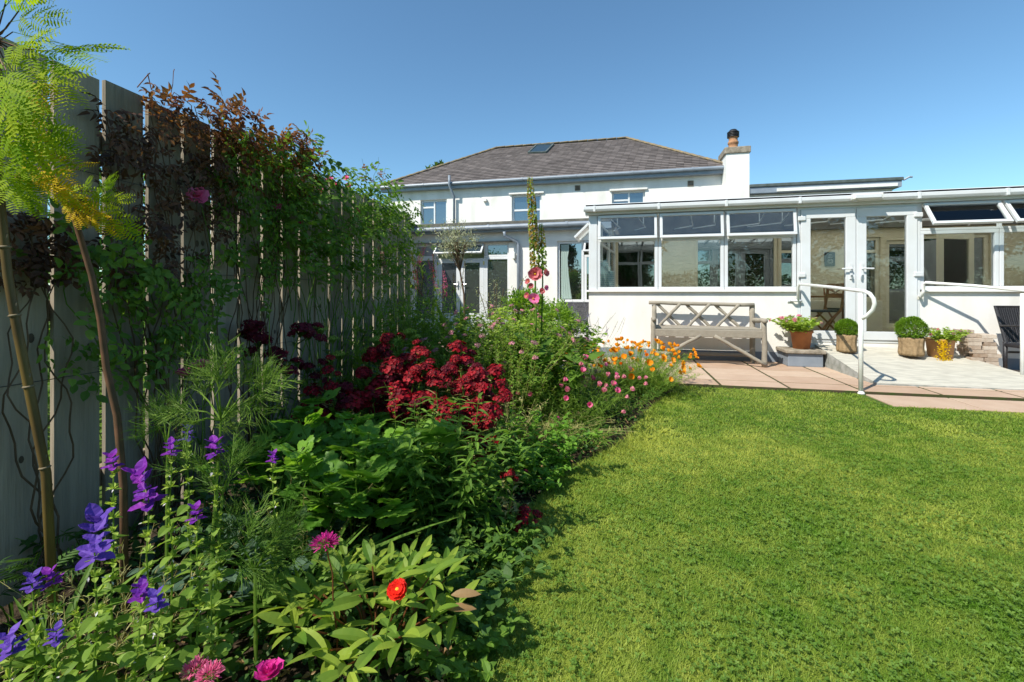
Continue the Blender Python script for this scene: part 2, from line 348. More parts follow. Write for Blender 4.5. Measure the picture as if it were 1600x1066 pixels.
def cup_mesh(name, n, tilt, size, pm, center=.12, wid=None):
    t = wid or tleaf(1.0, 4, .35, -.35, .65, .3); m = MB()
    for i in range(n): m.inst(t, (0, 0, 0), Rz(2*PI*i/n+.1*i)@Rx(tilt+random.uniform(-.15, .15)), size, 0, random.random())
    m.lathe([(size*center, 0), (size*center*.8, size*center*1.5), (.0005, size*center*2)], 6, mat=1)
    return m.mesh(name, pm)

# ------------------------------------------------------------ ground, lawn, bed, patio
def poly_sheet(name, pts, z, m, kind='structure', sub=None):
    b = MB(); b.add([(p[0], p[1], z) for p in pts], [tuple(range(len(pts)))]); o = b.build(name, m); o['kind'] = kind; return o
b = MB(); b.add([(-600, -600, -.06), (600, -600, -.06), (600, 900, -.06), (-600, 900, -.06)], [(0, 1, 2, 3)]); b.build('ground', M['turf_soil'])['kind'] = 'structure'
edge = [gnd(700, .25), gnd(700, .9), gnd(712, 1.3), gnd(735, 1.78), gnd(830, 2.4), gnd(905, 3.0), gnd(985, 3.55), gnd(1000, 4.15), gnd(1045, 5.1), gnd(1060, 5.55)]
EX = np.array([p[:2] for p in edge])
PY0 = 5.93                                              # front edge of the patio
def lawn_left(y): return np.interp(y, EX[:, 1], EX[:, 0])
lawn_poly = [(-.3, -4), ]+[(p[0], p[1]) for p in EX]+[(EX[-1][0]+.02, PY0), (9, PY0), (9, -4)]
poly_sheet('lawn', lawn_poly, -.034, M['turf_soil'])
poly_sheet('flower_bed', [(-2.6, -4), (-2.6, 12), (-.2, 12), (EX[-1][0]+.3, 7.2), (EX[-1][0]+.02, PY0)]+[(p[0], p[1]) for p in EX[::-1]]+[(-.3, -4)], -.038, M['soil'])

def vnoise(x, y, s, seed):
    g = np.random.default_rng(seed).random((64, 64)); u = x*s+20; v = y*s+20; i = np.floor(u).astype(int); j = np.floor(v).astype(int)
    a = u-i; c = v-j; a = a*a*(3-2*a); c = c*c*(3-2*c); G = lambda p, q: g[p % 64, q % 64]
    return (G(i, j)*(1-a)+G(i+1, j)*a)*(1-c)+(G(i, j+1)*(1-a)+G(i+1, j+1)*a)*c
def scatter_lawn(N, near):
    lat0, t0 = rng.random(N), rng.random(N)
    t = near[0]+(near[1]-near[0])*t0; lat = -.5*t+lat0*(1.85*t)
    P = cF[None]*t[:, None]+cR[None]*lat[:, None]
    keep = (P[:, 0] > lawn_left(P[:, 1])-.04*rng.random(N)) & (P[:, 1] < PY0-.01)
    keep &= ~((P[:, 0] > 2.62+(P[:, 1]-5.3)*.0) & (P[:, 1] > 5.34+.05*rng.random(N)) & (P[:, 0]-2.62 > (5.85-P[:, 1])*.0))
    return P[keep]
g = MB(); BL = T([(-.5, 0, 0), (.5, 0, 0), (.32, .55, .0), (-.32, .55, .0), (0, 1, -.12)], [(0, 1, 2, 3), (3, 2, 4)])
for (N, rg, L, W) in ((230000, (1.0, 2.1), .021, .0025), (270000, (2.1, 3.6), .023, .0037), (200000, (3.6, 6.3), .025, .0066)):
    P = scatter_lawn(N, rg); n_ = len(P)
    v = .45*vnoise(P[:, 0], P[:, 1], 1.1, 1)+.35*vnoise(P[:, 0]+P[:, 1]*.4, P[:, 1]*.5, 3.1, 2)+.3*vnoise(P[:, 0], P[:, 1], 9, 3)
    cl = vnoise(P[:, 0], P[:, 1], 2.3, 9)
    v = np.clip((v-.3)*1.35+.42*(rng.random(n_)-.5), 0, 1)
    q = rng.random(n_)*2*PI; el = rng.uniform(0, .95, n_)
    d = np.stack([np.cos(q)*np.cos(el), np.sin(q)*np.cos(el), np.sin(el)], -1)
    Ls = L*rng.uniform(.6, 1.25, n_)*(.8+.5*vnoise(P[:, 0], P[:, 1], 6, 4)); Wd = W*rng.uniform(.7, 1.3, n_)
    edge_d = P[:, 0]-lawn_left(P[:, 1]); Ls *= 1+1.3*np.exp(-np.clip(edge_d, 0, 9)/.12)
    g.inst(BL, P-np.array([0, 0, .034]), frames(d, (0, 0, 1)), np.stack([Wd, Ls, Ls], -1), 0, v)
P = scatter_lawn(26000, (1.0, 4.0)); cl = vnoise(P[:, 0], P[:, 1], 2.0, 9)*.6+vnoise(P[:, 0], P[:, 1], 6, 12)*.4; P = P[cl+rng.normal(0, .12, len(cl)) > .5]
n_ = len(P); nn = nrm(np.stack([rng.normal(0, .35, n_), rng.normal(0, .35, n_), np.ones(n_)], -1)); q = rng.random(n_)*6.28
dd = np.stack([np.cos(q), np.sin(q), np.zeros(n_)], -1); dd = nrm(dd-nn*(dd*nn).sum(1, keepdims=True))
CLV = compound(whorl(tleaf(.85, 2, .2, -.1, .6, .2), 3, .1, 1.)); P[:, 2] = rng.uniform(-.022, -.002, n_)
g.inst(CLV, P, frames(dd, nn), rng.uniform(.006, .0105, n_), 1)
tag(g.build('grass', [M['grass_m'], M['clover_m']]), 'short sunlit mown grass and clover of the lawn', 'grass', kind='stuff')
print('grass', g.n)

# patio slabs
YW = 8.1
b = MB(); x0 = X(1084, 8.0)-.75*5
bx = lambda i: x0+.75*i
ys = [PY0, 6.30, 6.76, 7.22, 7.68, YW+.0]
for i in range(14):
    for j in range(5):
        e = .017
        if j == 0 and bx(i+1) < EX[-1][0]: continue
        b.box(((bx(i)+bx(i+1))/2, (ys[j]+ys[j+1])/2, -.028+.001*random.random()), (.75-2*e, ys[j+1]-ys[j]-2*e, .058+.002*random.random()), 0, random.random()*.8, Rz(random.uniform(-.002, .002))@Rx(random.uniform(-.002, .002)))
for j in range(8, 12):
    for i in range(3): b.box((bx(0)-.75*i-.1, YW+.35+.57*(j-8), -.03), (.735, .555, .058), 0, random.random())
for i in range(6):                                       # outer lower row of slabs
    xa = 2.68+.78*i; b.box((xa+.39, 5.62, -.052), (.766, .52, .06), 0, random.random()*.6)
b.build('patio', M['slab'], bevel=.004)['kind'] = 'structure'
b = MB(); b.bb(bx(0)-1.8, 9, PY0+.004, YW, -.2, -.0035); b.bb(2.69, 8, 5.38, PY0, -.2, -.032); b.build('patio_bed', M['moss'])['kind'] = 'structure'
# ------------------------------------------------------------ walls with openings
def wallY(b, xa, xb, za, zb, y, th, ops=(), mat_=0):
    xs = sorted({xa, xb, *[o[0] for o in ops], *[o[1] for o in ops]}); zs = sorted({za, zb, *[o[2] for o in ops], *[o[3] for o in ops]})
    xs = [q for q in xs if xa <= q <= xb]; zs = [q for q in zs if za <= q <= zb]; nx, nz = len(xs)-1, len(zs)-1
    def solid(i, j):
        if i < 0 or j < 0 or i >= nx or j >= nz: return False
        cx, cz = (xs[i]+xs[i+1])/2, (zs[j]+zs[j+1])/2
        return not any(o[0] < cx < o[1] and o[2] < cz < o[3] for o in ops)
    for i in range(nx):
        for j in range(nz):
            if not solid(i, j): continue
            a, c, d, e = xs[i], xs[i+1], zs[j], zs[j+1]; y1 = y+th
            b.add([(a, y, d), (c, y, d), (c, y, e), (a, y, e)], [(0, 1, 2, 3)], mat_); b.add([(a, y1, d), (c, y1, d), (c, y1, e), (a, y1, e)], [(3, 2, 1, 0)], mat_)
            if not solid(i-1, j): b.add([(a, y, d), (a, y1, d), (a, y1, e), (a, y, e)], [(3, 2, 1, 0)], mat_)
            if not solid(i+1, j): b.add([(c, y, d), (c, y1, d), (c, y1, e), (c, y, e)], [(0, 1, 2, 3)], mat_)
            if not solid(i, j-1): b.add([(a, y, d), (c, y, d), (c, y1, d), (a, y1, d)], [(3, 2, 1, 0)], mat_)
            if not solid(i, j+1): b.add([(a, y, e), (c, y, e), (c, y1, e), (a, y1, e)], [(0, 1, 2, 3)], mat_)
def ring(b, xa, xb, za, zb, y, fw, dp, mat_=0, bot=None):
    bot = fw if bot is None else bot
    b.bb(xa, xb, y, y+dp, zb-fw, zb, mat_); b.bb(xa, xb, y, y+dp, za, za+bot, mat_)
    b.bb(xa, xa+fw, y+.001, y+dp-.001, za+bot, zb-fw, mat_); b.bb(xb-fw, xb, y+.001, y+dp-.001, za+bot, zb-fw, mat_)
def window(parent, name, xa, xb, za, zb, y, fw=.055, dp=.06, gl='glass', fm='upvc', muls=(), label=None, R=None, org=None, bot=None):
    """frame mesh + pane sub-part; muls = list of (x,) splits or ('z',z)"""
    b = MB(); ring(b, xa, xb, za, zb, y, fw, dp, bot=bot)
    for m_ in muls:
        if m_[0] == 'x': b.bb(m_[1]-fw*.45, m_[1]+fw*.45, y+.002, y+dp-.002, m_[2] if len(m_) > 2 else za+fw, m_[3] if len(m_) > 3 else zb-fw)
        else: b.bb(m_[2] if len(m_) > 2 else xa+fw, m_[3] if len(m_) > 3 else xb-fw, y+.004, y+dp-.004, m_[1]-fw*.45, m_[1]+fw*.45)
    fr = b.build(name, M[fm], parent, bevel=.006)
    p = MB(); p.bb(xa+fw*.8, xb-fw*.8, y+dp*.5, y+dp*.5+.006, za+fw*.8, zb-fw*.8); p.build('pane', M[gl], fr)
    if label: fr['label'] = label
    return fr

# ------------------------------------------------------------ main house
LY = 11.5; UY = 17.0
house = thing('house', (0, 0, 0), 'white rendered two storey house with a hipped slate roof and grey gutters', 'house')
xL = X(606, UY); xR = X(1133, UY); zE = Z(800, 286, UY)
w1 = (X(657, UY), X(698, UY), Z(678, 356, UY), Z(678, 312, UY)); w2 = (X(799.5, UY), X(846, UY), Z(822, 349, UY), Z(822, 303.5, UY)); w3 = (X(956, UY), X(1008, UY), Z(980, 335, UY), Z(980, 298, UY))
b = MB(); wallY(b, xL, xR, 0, zE+.05, UY, .3, (w1, w2, w3)); b.bb(xL, xL+.3, UY+.301, UY+8, 0, zE); b.bb(xR-.3, xR, UY+.301, UY+8, 0, zE); b.bb(xL+.3, xR-.3, UY+7.7, UY+8, 0, zE)
hw_ = b.build('upper_wall', M['render'], house)
# window surrounds and frames
b = MB()
for (o, e) in ((w2, .1), (w3, .08)): b = MB(); b.bb(o[0]-e, o[1]+e, UY-.07, UY+.1, o[3]+.002, o[3]+.07); b.build('lintel', M['render'], house, bevel=.01)
b = MB()
for o in (w1, w2, w3): b = MB(); b.bb(o[0]-.04, o[1]+.04, UY-.05, UY+.1, o[2]-.05, o[2]-.002); b.build('window_sill', M['render'], house, bevel=.01)
window(house, 'window', *w1, UY+.1, .07, .07, 'glass_blue', muls=(('x', w1[0]+(w1[1]-w1[0])*.5), ('z', w1[2]+(w1[3]-w1[2])*.74, w1[0]+.07, w1[0]+(w1[1]-w1[0])*.48)))
window(house, 'window', *w2, UY+.1, .08, .07, 'glass_blue', muls=(('z', w2[2]+(w2[3]-w2[2])*.47),))
window(house, 'window', *w3, UY+.1, .07, .07, 'glass_blue', muls=(('x', w3[0]+(w3[1]-w3[0])*.52), ('z', w3[2]+(w3[3]-w3[2])*.62, w3[0]+.07, w3[0]+(w3[1]-w3[0])*.5)))
# roof
ov = .28; zr = Z(976, 217, UY+4); rl = X(776, UY+4); rr = X(979, UY+4)
E = [(xL-ov, UY-ov, zE+.08), (xR+.1, UY-ov, zE+.08), (xR+.1, UY+8+ov, zE+.08), (xL-ov, UY+8+ov, zE+.08)]; RA = (rl, UY+4, zr); RB = (rr, UY+4, zr)
b = MB(); b.add([*E, RA, RB], [(0, 1, 5, 4), (1, 2, 5), (2, 3, 4, 5), (3, 0, 4), (3, 2, 1, 0)], 1)
def tile_plane(b, A, B, C, D, course=.21, wid=.26):      # A,B eaves; D,C top (may coincide)
    A, B, C, D = map(np.array, (A, B, C, D)); up = (D+C)/2-(A+B)/2; ex = nrm(B-A); up -= ex*np.dot(up, ex); H = np.linalg.norm(up); eu = up/H; nn = np.cross(ex, eu)
    n = int(H/course); la, lb = 0, np.dot(B-A, ex); ld, lc = np.dot(D-A, ex), np.dot(C-A, ex)
    for i in range(n):
        h0, h1 = i*course, min(H, (i+1)*course+.03)
        xa0, xb0 = la+(ld-la)*h0/H, lb+(lc-lb)*h0/H; xa1, xb1 = la+(ld-la)*h1/H, lb+(lc-lb)*h1/H
        x = min(xa0, xa1)-(wid*.5 if i % 2 else 0)
        while x < max(xb0, xb1):
            p, q = x+.004, x+wid-.004; l0 = .03+random.random()*.008; l1 = .008
            c0, c1 = np.clip([p, q], xa0, xb0); d0, d1 = np.clip([p, q], xa1, xb1); x += wid
            if c1-c0 < .01: continue
            a = random.random(); V = [A+ex*c0+eu*h0+nn*l0, A+ex*c1+eu*h0+nn*l0, A+ex*d1+eu*h1+nn*l1, A+ex*d0+eu*h1+nn*l1, A+ex*c0+eu*h0, A+ex*c1+eu*h0]
            b.add(V, [(0, 1, 2, 3), (4, 5, 1, 0)], 0, a*.75)
tile_plane(b, E[0], E[1], RB, RA); tile_plane(b, E[1], E[2], RB, RB); tile_plane(b, E[3], E[0], RA, RA)
roof = b.build('roof', [M['slate'], M['slate_bed']], house)
b = MB()
for (p, q, n) in ((RA, RB, 14), (E[1], RB, 16), (E[0], RA, 16)):
    p, q = np.array(p), np.array(q)
    for i in range(n):
        a, c = p+(q-p)*i/n, p+(q-p)*(i+.97)/n; b.tube([a+(0, 0, .035), c+(0, 0, .05)], .085, 8, 0, flat=.6)
b.build('ridge_tiles', M['ridge'], roof)
# skylight
n0 = nrm(np.cross(np.array(E[1])-E[0], np.array(RA)-E[0])); A0 = np.array(E[0])
def onroof(px, py):
    d = at(px, py, 1)-np.array([0, 0, EYE]); o = np.array([0, 0, EYE]); return o+d*np.dot(A0-o, n0)/np.dot(d, n0)
q0, q1, q2, q3 = onroof(828, 241), onroof(855.5, 240), onroof(863, 228), onroof(836, 229)
ex = nrm(q1-q0); eu = nrm(np.cross(n0, ex)); ww = np.linalg.norm(q1-q0); hh = abs(np.dot(q3-q0, eu)); Rr = np.stack([ex, eu, n0], -1); c0 = (q0+q1+q2+q3)/4+n0*.05
b = MB()
for (dx, dy, sx, sy) in ((0, -hh/2, ww, .07), (0, hh/2, ww, .07), (-ww/2, 0, .07, hh-.07), (ww/2, 0, .07, hh-.07)): b.box(c0+ex*dx+eu*dy, (sx+.035 if sy == .07 else sx, sy, .10), R=Rr)
sk = b.build('skylight', M['fascia_dark'], roof); b = MB(); b.box(c0+n0*.02, (ww-.06, hh-.06, .01), R=Rr); b.build('pane', M['glass_blue'], sk)
# gutters etc.
def gutter(parent, p, q, r=.06, m='gutter_grey', seg=8):
    b = MB(); p, q = np.array(p, float), np.array(q, float); b.tube([p, q], r, 10); L = np.linalg.norm(q-p); d = (q-p)/L
    for i in range(int(L/2)+1): c = p+d*min(L-.06, 2*i+.05); b.tube([c, c+d*.06], r*1.18, 10)
    return b.build('gutter', M[m], parent, smooth=False)
gutter(house, (xL-ov-.1, UY-ov-.03, zE+.04), (xR-.02, UY-ov-.03, zE+.04))
b = MB(); b.bb(xL-.2, xR-.02, UY-ov+.03, UY-.01, zE-.13, zE+.035); b.build('fascia', M['gutter_grey'], house)
b = MB(); xp = X(709, UY-.1); zt = Z(707, 277, UY-.15)
b.tube([(xp-.06, UY-.42, zt), (xp-.06, UY-.42, zE-.05), (xp+.02, UY-.12, zE-.45), (xp+.02, UY-.12, 2.7)], .05, 8); b.build('downpipe', M['gutter_grey'], house, smooth=True)
for (px, py) in ((902.5, 294), (1079, 287)):
    p = onY(px, py, UY); b = MB(); ring(b, p[0]-.1, p[0]+.1, p[2]-.1, p[2]+.1, UY-.02, .02, .03)
    for k in range(5): b.box((p[0], UY-.008, p[2]-.07+.035*k), (.17, .02, .012), R=Rx(.6))
    b.bb(p[0]-.09, p[0]+.09, UY-.003, UY+.01, p[2]-.09, p[2]+.09, 1); b.build('air_vent', [M['stone_cap'], M['black']], house)
p = onY(758.5, 313.5, UY); b = MB(); b.bb(p[0]-.07, p[0]+.07, UY-.12, UY, p[2]-.05, p[2]+.05); b.build('alarm_box', M['render'], house, bevel=.01)
# chimney
CY = 16.35; ca, cb = X(1134.5, CY), X(1171, CY); zc = Z(1150, 241, CY); zk = Z(1150, 229.5, CY)
b = MB(); b.bb(ca, cb, CY, CY+1.0, 2, zc+.03); ch = b.build('chimney', M['render'], house)
b = MB(); b.bb(ca-.045, cb+.04, CY-.045, CY+1.045, zc+.03, zk); b.build('chimney_cap', M['stone_cap'], ch, bevel=.02)
px_, pz = (ca+cb)/2-.05, zk
b = MB(); b.lathe([(.17, 0), (.18, .05), (.14, .08), (.15, .2), (.17, .22), (.17, .28), (.14, .3), (.14, .42), (.16, .44)], 18, (px_, CY+.4, pz)); b.build('chimney_pot', M['chimney_clay'], ch, smooth=True)
b = MB()
for k in range(4): b.lathe([(.12, 0), (.19, .01), (.19, .035), (.12, .05)], 16, (px_, CY+.4, pz+.43+.05*k))
b.lathe([(.17, 0), (.1, .08), (.001, .1)], 16, (px_, CY+.4, pz+.62)); b.build('cowl', M['black'], ch, smooth=True)
# lower storey, left
zG = Z(780, 360, LY); xw = X(646, LY)
doorset = (X(645, LY), X(795, LY), .34, Z(720, 380.5, LY)); winl = (X(870.5, LY), X(927, LY), Z(890, 472, LY), Z(890, 376.5, LY)); XC = X(958, LY)
b = MB(); wallY(b, xw, XC-.02, 0, zG+.1, LY, .3, (doorset, winl)); b.bb(xw-.3, xw, LY-3.6, LY+.3, 0, zG+.1); b.bb(xw-3.5, xw-.301, LY-3.6, LY-3.3, 0, zG+.1)
b.build('lower_wall', M['render'], house)
b = MB(); b.bb(xw-3.6, XC+.1, LY-.22, UY-.01, zG+.1, zG+.2); b.bb(xw-3.6, xw+.2, LY-3.8, LY-.221, zG+.1, zG+.2); b.build('flat_roof', M['felt'], house, bevel=.01)
gutter(house, (xw+.14, LY-.30, zG+.03), (XC-.3, LY-.30, zG+.06)); gutter(house, (xw+.14, LY-3.7, zG+.06), (xw+.14, LY-.30, zG+.03))
b = MB(); b.bb(xw+.06, XC-.04, LY-.22, LY-.01, zG-.06, zG+.095); b.bb(xw+.001, xw+.08, LY-3.5, LY-.23, zG-.06, zG+.095); b.build('fascia', M['gutter_grey'], house)
b = MB(); b.tube([onY(788, 362, LY-.3), onY(788.5, 368, LY-.28), onY(808, 378, LY-.08), onY(810, 384, LY-.07), (X(810, LY-.07), LY-.07, 0)], .04, 8); b.build('downpipe', M['gutter_grey'], house, smooth=True)
p = onY(803.5, 400, LY); b = MB(); b.bb(p[0]-.035, p[0]+.035, LY-.09, LY, p[2]-.08, p[2]+.08); b.build('wall_lamp', M['upvc_dirty'], house, bevel=.015)
b = MB(); b.bb(doorset[0]-.1, doorset[1]+.1, LY-.06, LY+.05, doorset[3]+.001, doorset[3]+.035); b.build('drip_strip', M['stone_cap'], house)
# french door set: sidelights, doors, top lights
zt_ = Z(720, 402.5, LY); dz0, dz1 = doorset[2], doorset[3]; xs_ = [doorset[0], X(680, LY), X(757, LY), doorset[1]]
window(house, 'side_window', xs_[0], xs_[1], dz0, zt_, LY+.08, .06, .07, 'glass_grey'); window(house, 'side_window', xs_[2], xs_[3], dz0, zt_, LY+.08, .06, .07, 'glass_grey')
window(house, 'top_window', xs_[0], xs_[1], zt_, dz1, LY+.08, .06, .07, 'glass_dark'); window(house, 'top_window', xs_[2], xs_[3], zt_, dz1, LY+.08, .06, .07, 'glass_blue')
b = MB(); ring(b, xs_[1], xs_[2], dz0, dz1, LY+.08, .04, .07); b.build('door_frame', M['upvc'], house, bevel=.004)
xm = (xs_[1]+xs_[2])/2
for (a, c, sg) in ((xs_[1]+.04, xm-.002, 1), (xm+.002, xs_[2]-.04, -1)):
    d = window(house, 'door', a, c, dz0+.04, zt_-.02, LY+.075, .12, .06, 'glass_grey', bot=.18); b = MB(); hx = c-.06 if sg > 0 else a+.06
    b.bb(hx-.015, hx+.015, LY+.06, LY+.076, 1.2, 1.42); b.tube([(hx, LY+.065, 1.34), (hx, LY+.03, 1.34), (hx-sg*.12, LY+.03, 1.34)], .011, 6); b.build('handle', M['metal_grey'], d)
    for zz in (zt_-.15,):
        b = MB(); b.bb((a if sg > 0 else c)-.012, (a if sg > 0 else c)+.012, LY+.06, LY+.078, zz-.05, zz+.05); b.build('hinge', M['brass'], d)
def tilt_vent(parent, xa, xb, ztop, h, y, ang, gl='glass_vent', fw=.045, label=None, dp=.045):
    """top-hung sash, hinge line at (y, ztop), opening outward (-Y) by ang"""
    b = MB(); ring(b, xa, xb, -h, 0, -dp/2, fw, dp); fr = b.build('vent_window', M['upvc'], parent, bevel=.006, loc=(0, y, ztop), rot=(-ang, 0, 0))
    p = MB(); p.bb(xa+fw*.8, xb-fw*.8, -.003, .003, -h+fw*.8, -fw*.8); p.build('pane', M[gl], fr)
    s = MB(); s.tube([((xa+xb)/2, .0, -h+.03), ((xa+xb)/2, .08, -h+.03)], .008, 5); s.build('stay', M['metal_grey'], fr)
    if label: fr['label'] = label
    return fr
tilt_vent(house, xs_[1]+.02, xs_[2]-.02, dz1-.02, dz1-zt_-.02, LY+.05, .75, 'glass_blue')
# left window beside conservatory, with curtain
xm = X(912, LY); window(house, 'window', winl[0], xm, winl[2], winl[3], LY+.06, .06, .07, 'glass_dark'); window(house, 'window', xm+.01, winl[1], winl[2], Z(915, 398, LY), LY+.06, .06, .07, 'glass_dark')
tilt_vent(house, xm+.01, winl[1], winl[3]-.02, .42, LY+.04, .85, 'glass')
b = MB(); b.bb(winl[0]-.05, winl[1], LY-.06, LY+.06, winl[2]-.05, winl[2]-.003); b.build('window_sill', M['sill'], house, bevel=.01)
# curtain just inside is drawn as a real cloth against the pane
b = MB(); V = []; ca_ = winl[0]+.07; k = 16
for i in range(k+1):
    u = i/k
    for j in range(9):
        z = j/8; wd = .30*(1-.45*math.sin(z*PI*.5+.2)) if z < .8 else .2; V.append((ca_+wd*u+.02, LY+.085+.006*math.sin(u*26), winl[2]+.08+(winl[3]-winl[2]-.16)*z))
b.add(V, [(i*9+j, (i+1)*9+j, (i+1)*9+j+1, i*9+j+1) for i in range(k) for j in range(8)]); b.build('curtain', M['curtain'], house, smooth=True)
# back block behind conservatory (house ground floor) with its windows
zB = 3.05; xE = 9.0
o1 = (XC+.05, X(1027, LY), 1.0, 2.55); o2 = (X(1086, LY), X(1216, LY), .95, 2.5); o2b = (X(1217, LY), X(1250, LY), .95, 2.5)
o3 = (X(1343, LY), X(1376, LY), .95, 2.33); o4 = (X(1385, LY), X(1425, LY), .36, 2.25); o5 = (X(1435, LY), X(1548, LY), .36, 2.35)
b = MB(); wallY(b, XC-.02, xE, 0, zB, LY, .3, (o1, o2, o2b, o3, o4, o5)); b.build('inner_wall', M['cream_stone'], house)
for (o, mu) in ((o1, ()), (o2, ()), (o2b, (('z', 2.05),)), (o3, (('z', 2.02),))): window(house, 'window', *o, LY+.05, .07, .08, 'glass_dark', 'cream_paint', muls=mu)
window(house, 'inner_door', *o4, LY+.05, .08, .07, 'glass_dark', 'cream_paint'); window(house, 'window', *o5, LY+.05, .08, .07, 'glass_dark', 'cream_paint', muls=(('x', (o5[0]+o5[1])/2),))
b = MB(); b.bb(XC-.02, xE, LY+.31, UY, zB-.1, zB); b.build('flat_roof', M['felt'], house)
# raised flat-roof extension on the right
EY = 16.5; ea, eb = cb+.02, X(1405, EY); ez = Z(1300, 299, EY); et = Z(1300, 285.5, EY)
b = MB(); b.bb(ea, eb-.12, EY+.12, UY+3, 2.4, ez+.02); b.build('extension_wall', M['render'], house)
b = MB(); b.bb(ea, eb+.02, EY-.1, UY+3.2, ez+.03, et-.06); b.build('fascia', M['gutter_grey'], house); b = MB(); b.bb(ea, eb+.06, EY-.14, UY+3.25, et-.055, et+.05); b.build('flat_roof', M['fascia_dark'], house, bevel=.02)
b = MB(); b.bb(X(1212, EY), eb-.1, EY-.13, EY-.1, ez+.05, ez+.05+(et-ez)*.35); b.build('fascia_panel', M['upvc_dirty'], house)
b = MB(); b.tube([(eb+.06, EY-.1, et-.05), (eb+.2, EY-.14, et+.03), (eb+.27, EY-.15, et+.02)], .03, 6); b.build('gutter_end', M['gutter_grey'], house)

# ------------------------------------------------------------ conservatory
con = thing('conservatory', (0, 0, 0), 'white framed lean-to conservatory with double glass doors and tilting top windows', 'conservatory')
cx0 = X(920, YW); cxe = 8.2; zs = Z(1240, 453, YW); zd0 = .34
xdl, xdr = X(1246, YW), X(1438, YW); wz0, wz1 = zs, Z(1080, 336, YW)+.04
bk = (XC-cx0)/(LY-YW)
b = MB(); b.bb(cx0, xdl-.0, YW, YW+.22, .16, zs-.035); b.bb(xdr, cxe, YW, YW+.22, .16, zs-.035); b.bb(xdl, xdr, YW+.01, YW+.22, 0.0, zd0-.001)
b.build('dwarf_wall', M['render'], con)
b = MB(); b.bb(cx0-.004, xdl-.002, YW-.006, YW+.22, 0, .159); b.bb(xdr+.002, cxe, YW-.006, YW+.22, 0, .159); b.build('plinth', M['plinth'], con)
def side_box(b, y0, y1, z0, z1, th, off=0, mat_=0):      # along the slanted left side
    xa, xb_ = cx0+bk*(y0-YW)+off, cx0+bk*(y1-YW)+off
    b.add([(xa, y0, z0), (xa+th, y0, z0), (xb_+th, y1, z0), (xb_, y1, z0), (xa, y0, z1), (xa+th, y0, z1), (xb_+th, y1, z1), (xb_, y1, z1)],
          [(3, 2, 1, 0), (4, 5, 6, 7), (0, 1, 5, 4), (2, 3, 7, 6), (0, 4, 7, 3)[::1][:4], (1, 2, 6, 5)], mat_)
b = MB(); side_box(b, YW+.221, LY-.01, 0, zs-.035, .2); b.build('side_wall', M['render'], con)
b = MB(); b.bb(cx0-.05, xdl-.03, YW-.05, YW+.2, zs-.034, zs); b.bb(xdr+.03, cxe, YW-.05, YW+.2, zs-.034, zs); b.build('sill', M['sill'], con, bevel=.006)
zf = Z(1085, 329, YW)                                     # top of window frames
zf = 2.47
# corner post & mullion posts
b = MB(); b.bb(cx0, X(933, YW), YW+.0, YW+.1, zs, zf); b.build('corner_post', M['upvc'], con, bevel=.008)
zt0 = Z(1080, 370, YW); 
wins = [(933, 1028.3), (1028.7, 1131.8), (1132.2, 1245)]
for k, (a, c) in enumerate(wins):
    window(con, 'window', X(a, YW)+.002, X(c, YW)-.002, zs, zt0-.002, YW+.01, .052, .07)
    b = MB(); b.bb(X(a, YW)+.002, X(c, YW)-.002, YW+.01, YW+.08, zt0, zt0+.035); b.bb(X(a, YW)+.002, X(c, YW)-.002, YW+.01, YW+.08, zf-.035, zf); b.bb(X(a, YW)+.002, X(a, YW)+.03, YW+.012, YW+.078, zt0+.036, zf-.036); b.build('transom', M['upvc'], con, bevel=.004)
    tilt_vent(con, X(a, YW)+.02, X(c, YW)-.02, zf-.02, zf-zt0+.0, YW-.02, .13)
xr1, xr2 = X(1562.5, YW), 6.9
for (a, c) in ((xdr+.0, xr1), (xr1+.004, xr2), (xr2+.004, cxe)):
    window(con, 'window', a+.002, c-.002, zs, zt0-.002, YW+.01, .052, .07)
    b = MB(); b.bb(a+.002, c-.002, YW+.01, YW+.08, zt0, zt0+.035); b.bb(a+.002, c-.002, YW+.01, YW+.08, zf-.035, zf); b.bb(a+.002, a+.03, YW+.012, YW+.078, zt0+.036, zf-.036); b.build('transom', M['upvc'], con, bevel=.004)
    tilt_vent(con, a+.02, c-.02, zf-.02, zf-zt0+.0, YW-.02, .62)
# doors
b = MB(); ring(b, xdl, xdr, zd0, zf, YW+.0, .045, .1); b.build('door_frame', M['upvc'], con, bevel=.005)
xm = X(1337, YW)
for (a, c, sg) in ((xdl+.046, xm-.004, 1), (xm+.004, xdr-.046, -1)):
    d = window(con, 'glass_door', a, c, zd0+.046, zf-.046, YW-.02, .135, .07, bot=.13); d['label'] = 'left glass door leaf' if sg > 0 else 'right glass door leaf'
    hx = c-.07 if sg > 0 else a+.07; zh = Z(1337, 420, YW)
    b = MB(); b.bb(hx-.018, hx+.018, YW-.034, YW-.02, zh-.16, zh+.08); b.tube([(hx, YW-.03, zh), (hx, YW-.07, zh), (hx-sg*.14, YW-.07, zh-.003)], .012, 8); b.build('handle', M['upvc'], d, smooth=False)
    b = MB(); b.tube([(hx, YW-.05, zh-.11), (hx, YW-.034, zh-.11)], .012, 8); b.tube([(hx+.01*sg, YW-.045, zh-.12), (hx+.012*sg, YW-.045, zh-.17)], .014, 6); b.build('lock_keys', M['metal_grey'], d)
    for py in (342, 430):
        zz = Z(1253, py, YW); ex_ = a if sg > 0 else c; b = MB(); b.bb(ex_-.05, ex_+.06, YW-.045, YW-.021, zz-.035, zz+.035); b.build('hinge', M['upvc'], d, bevel=.01)
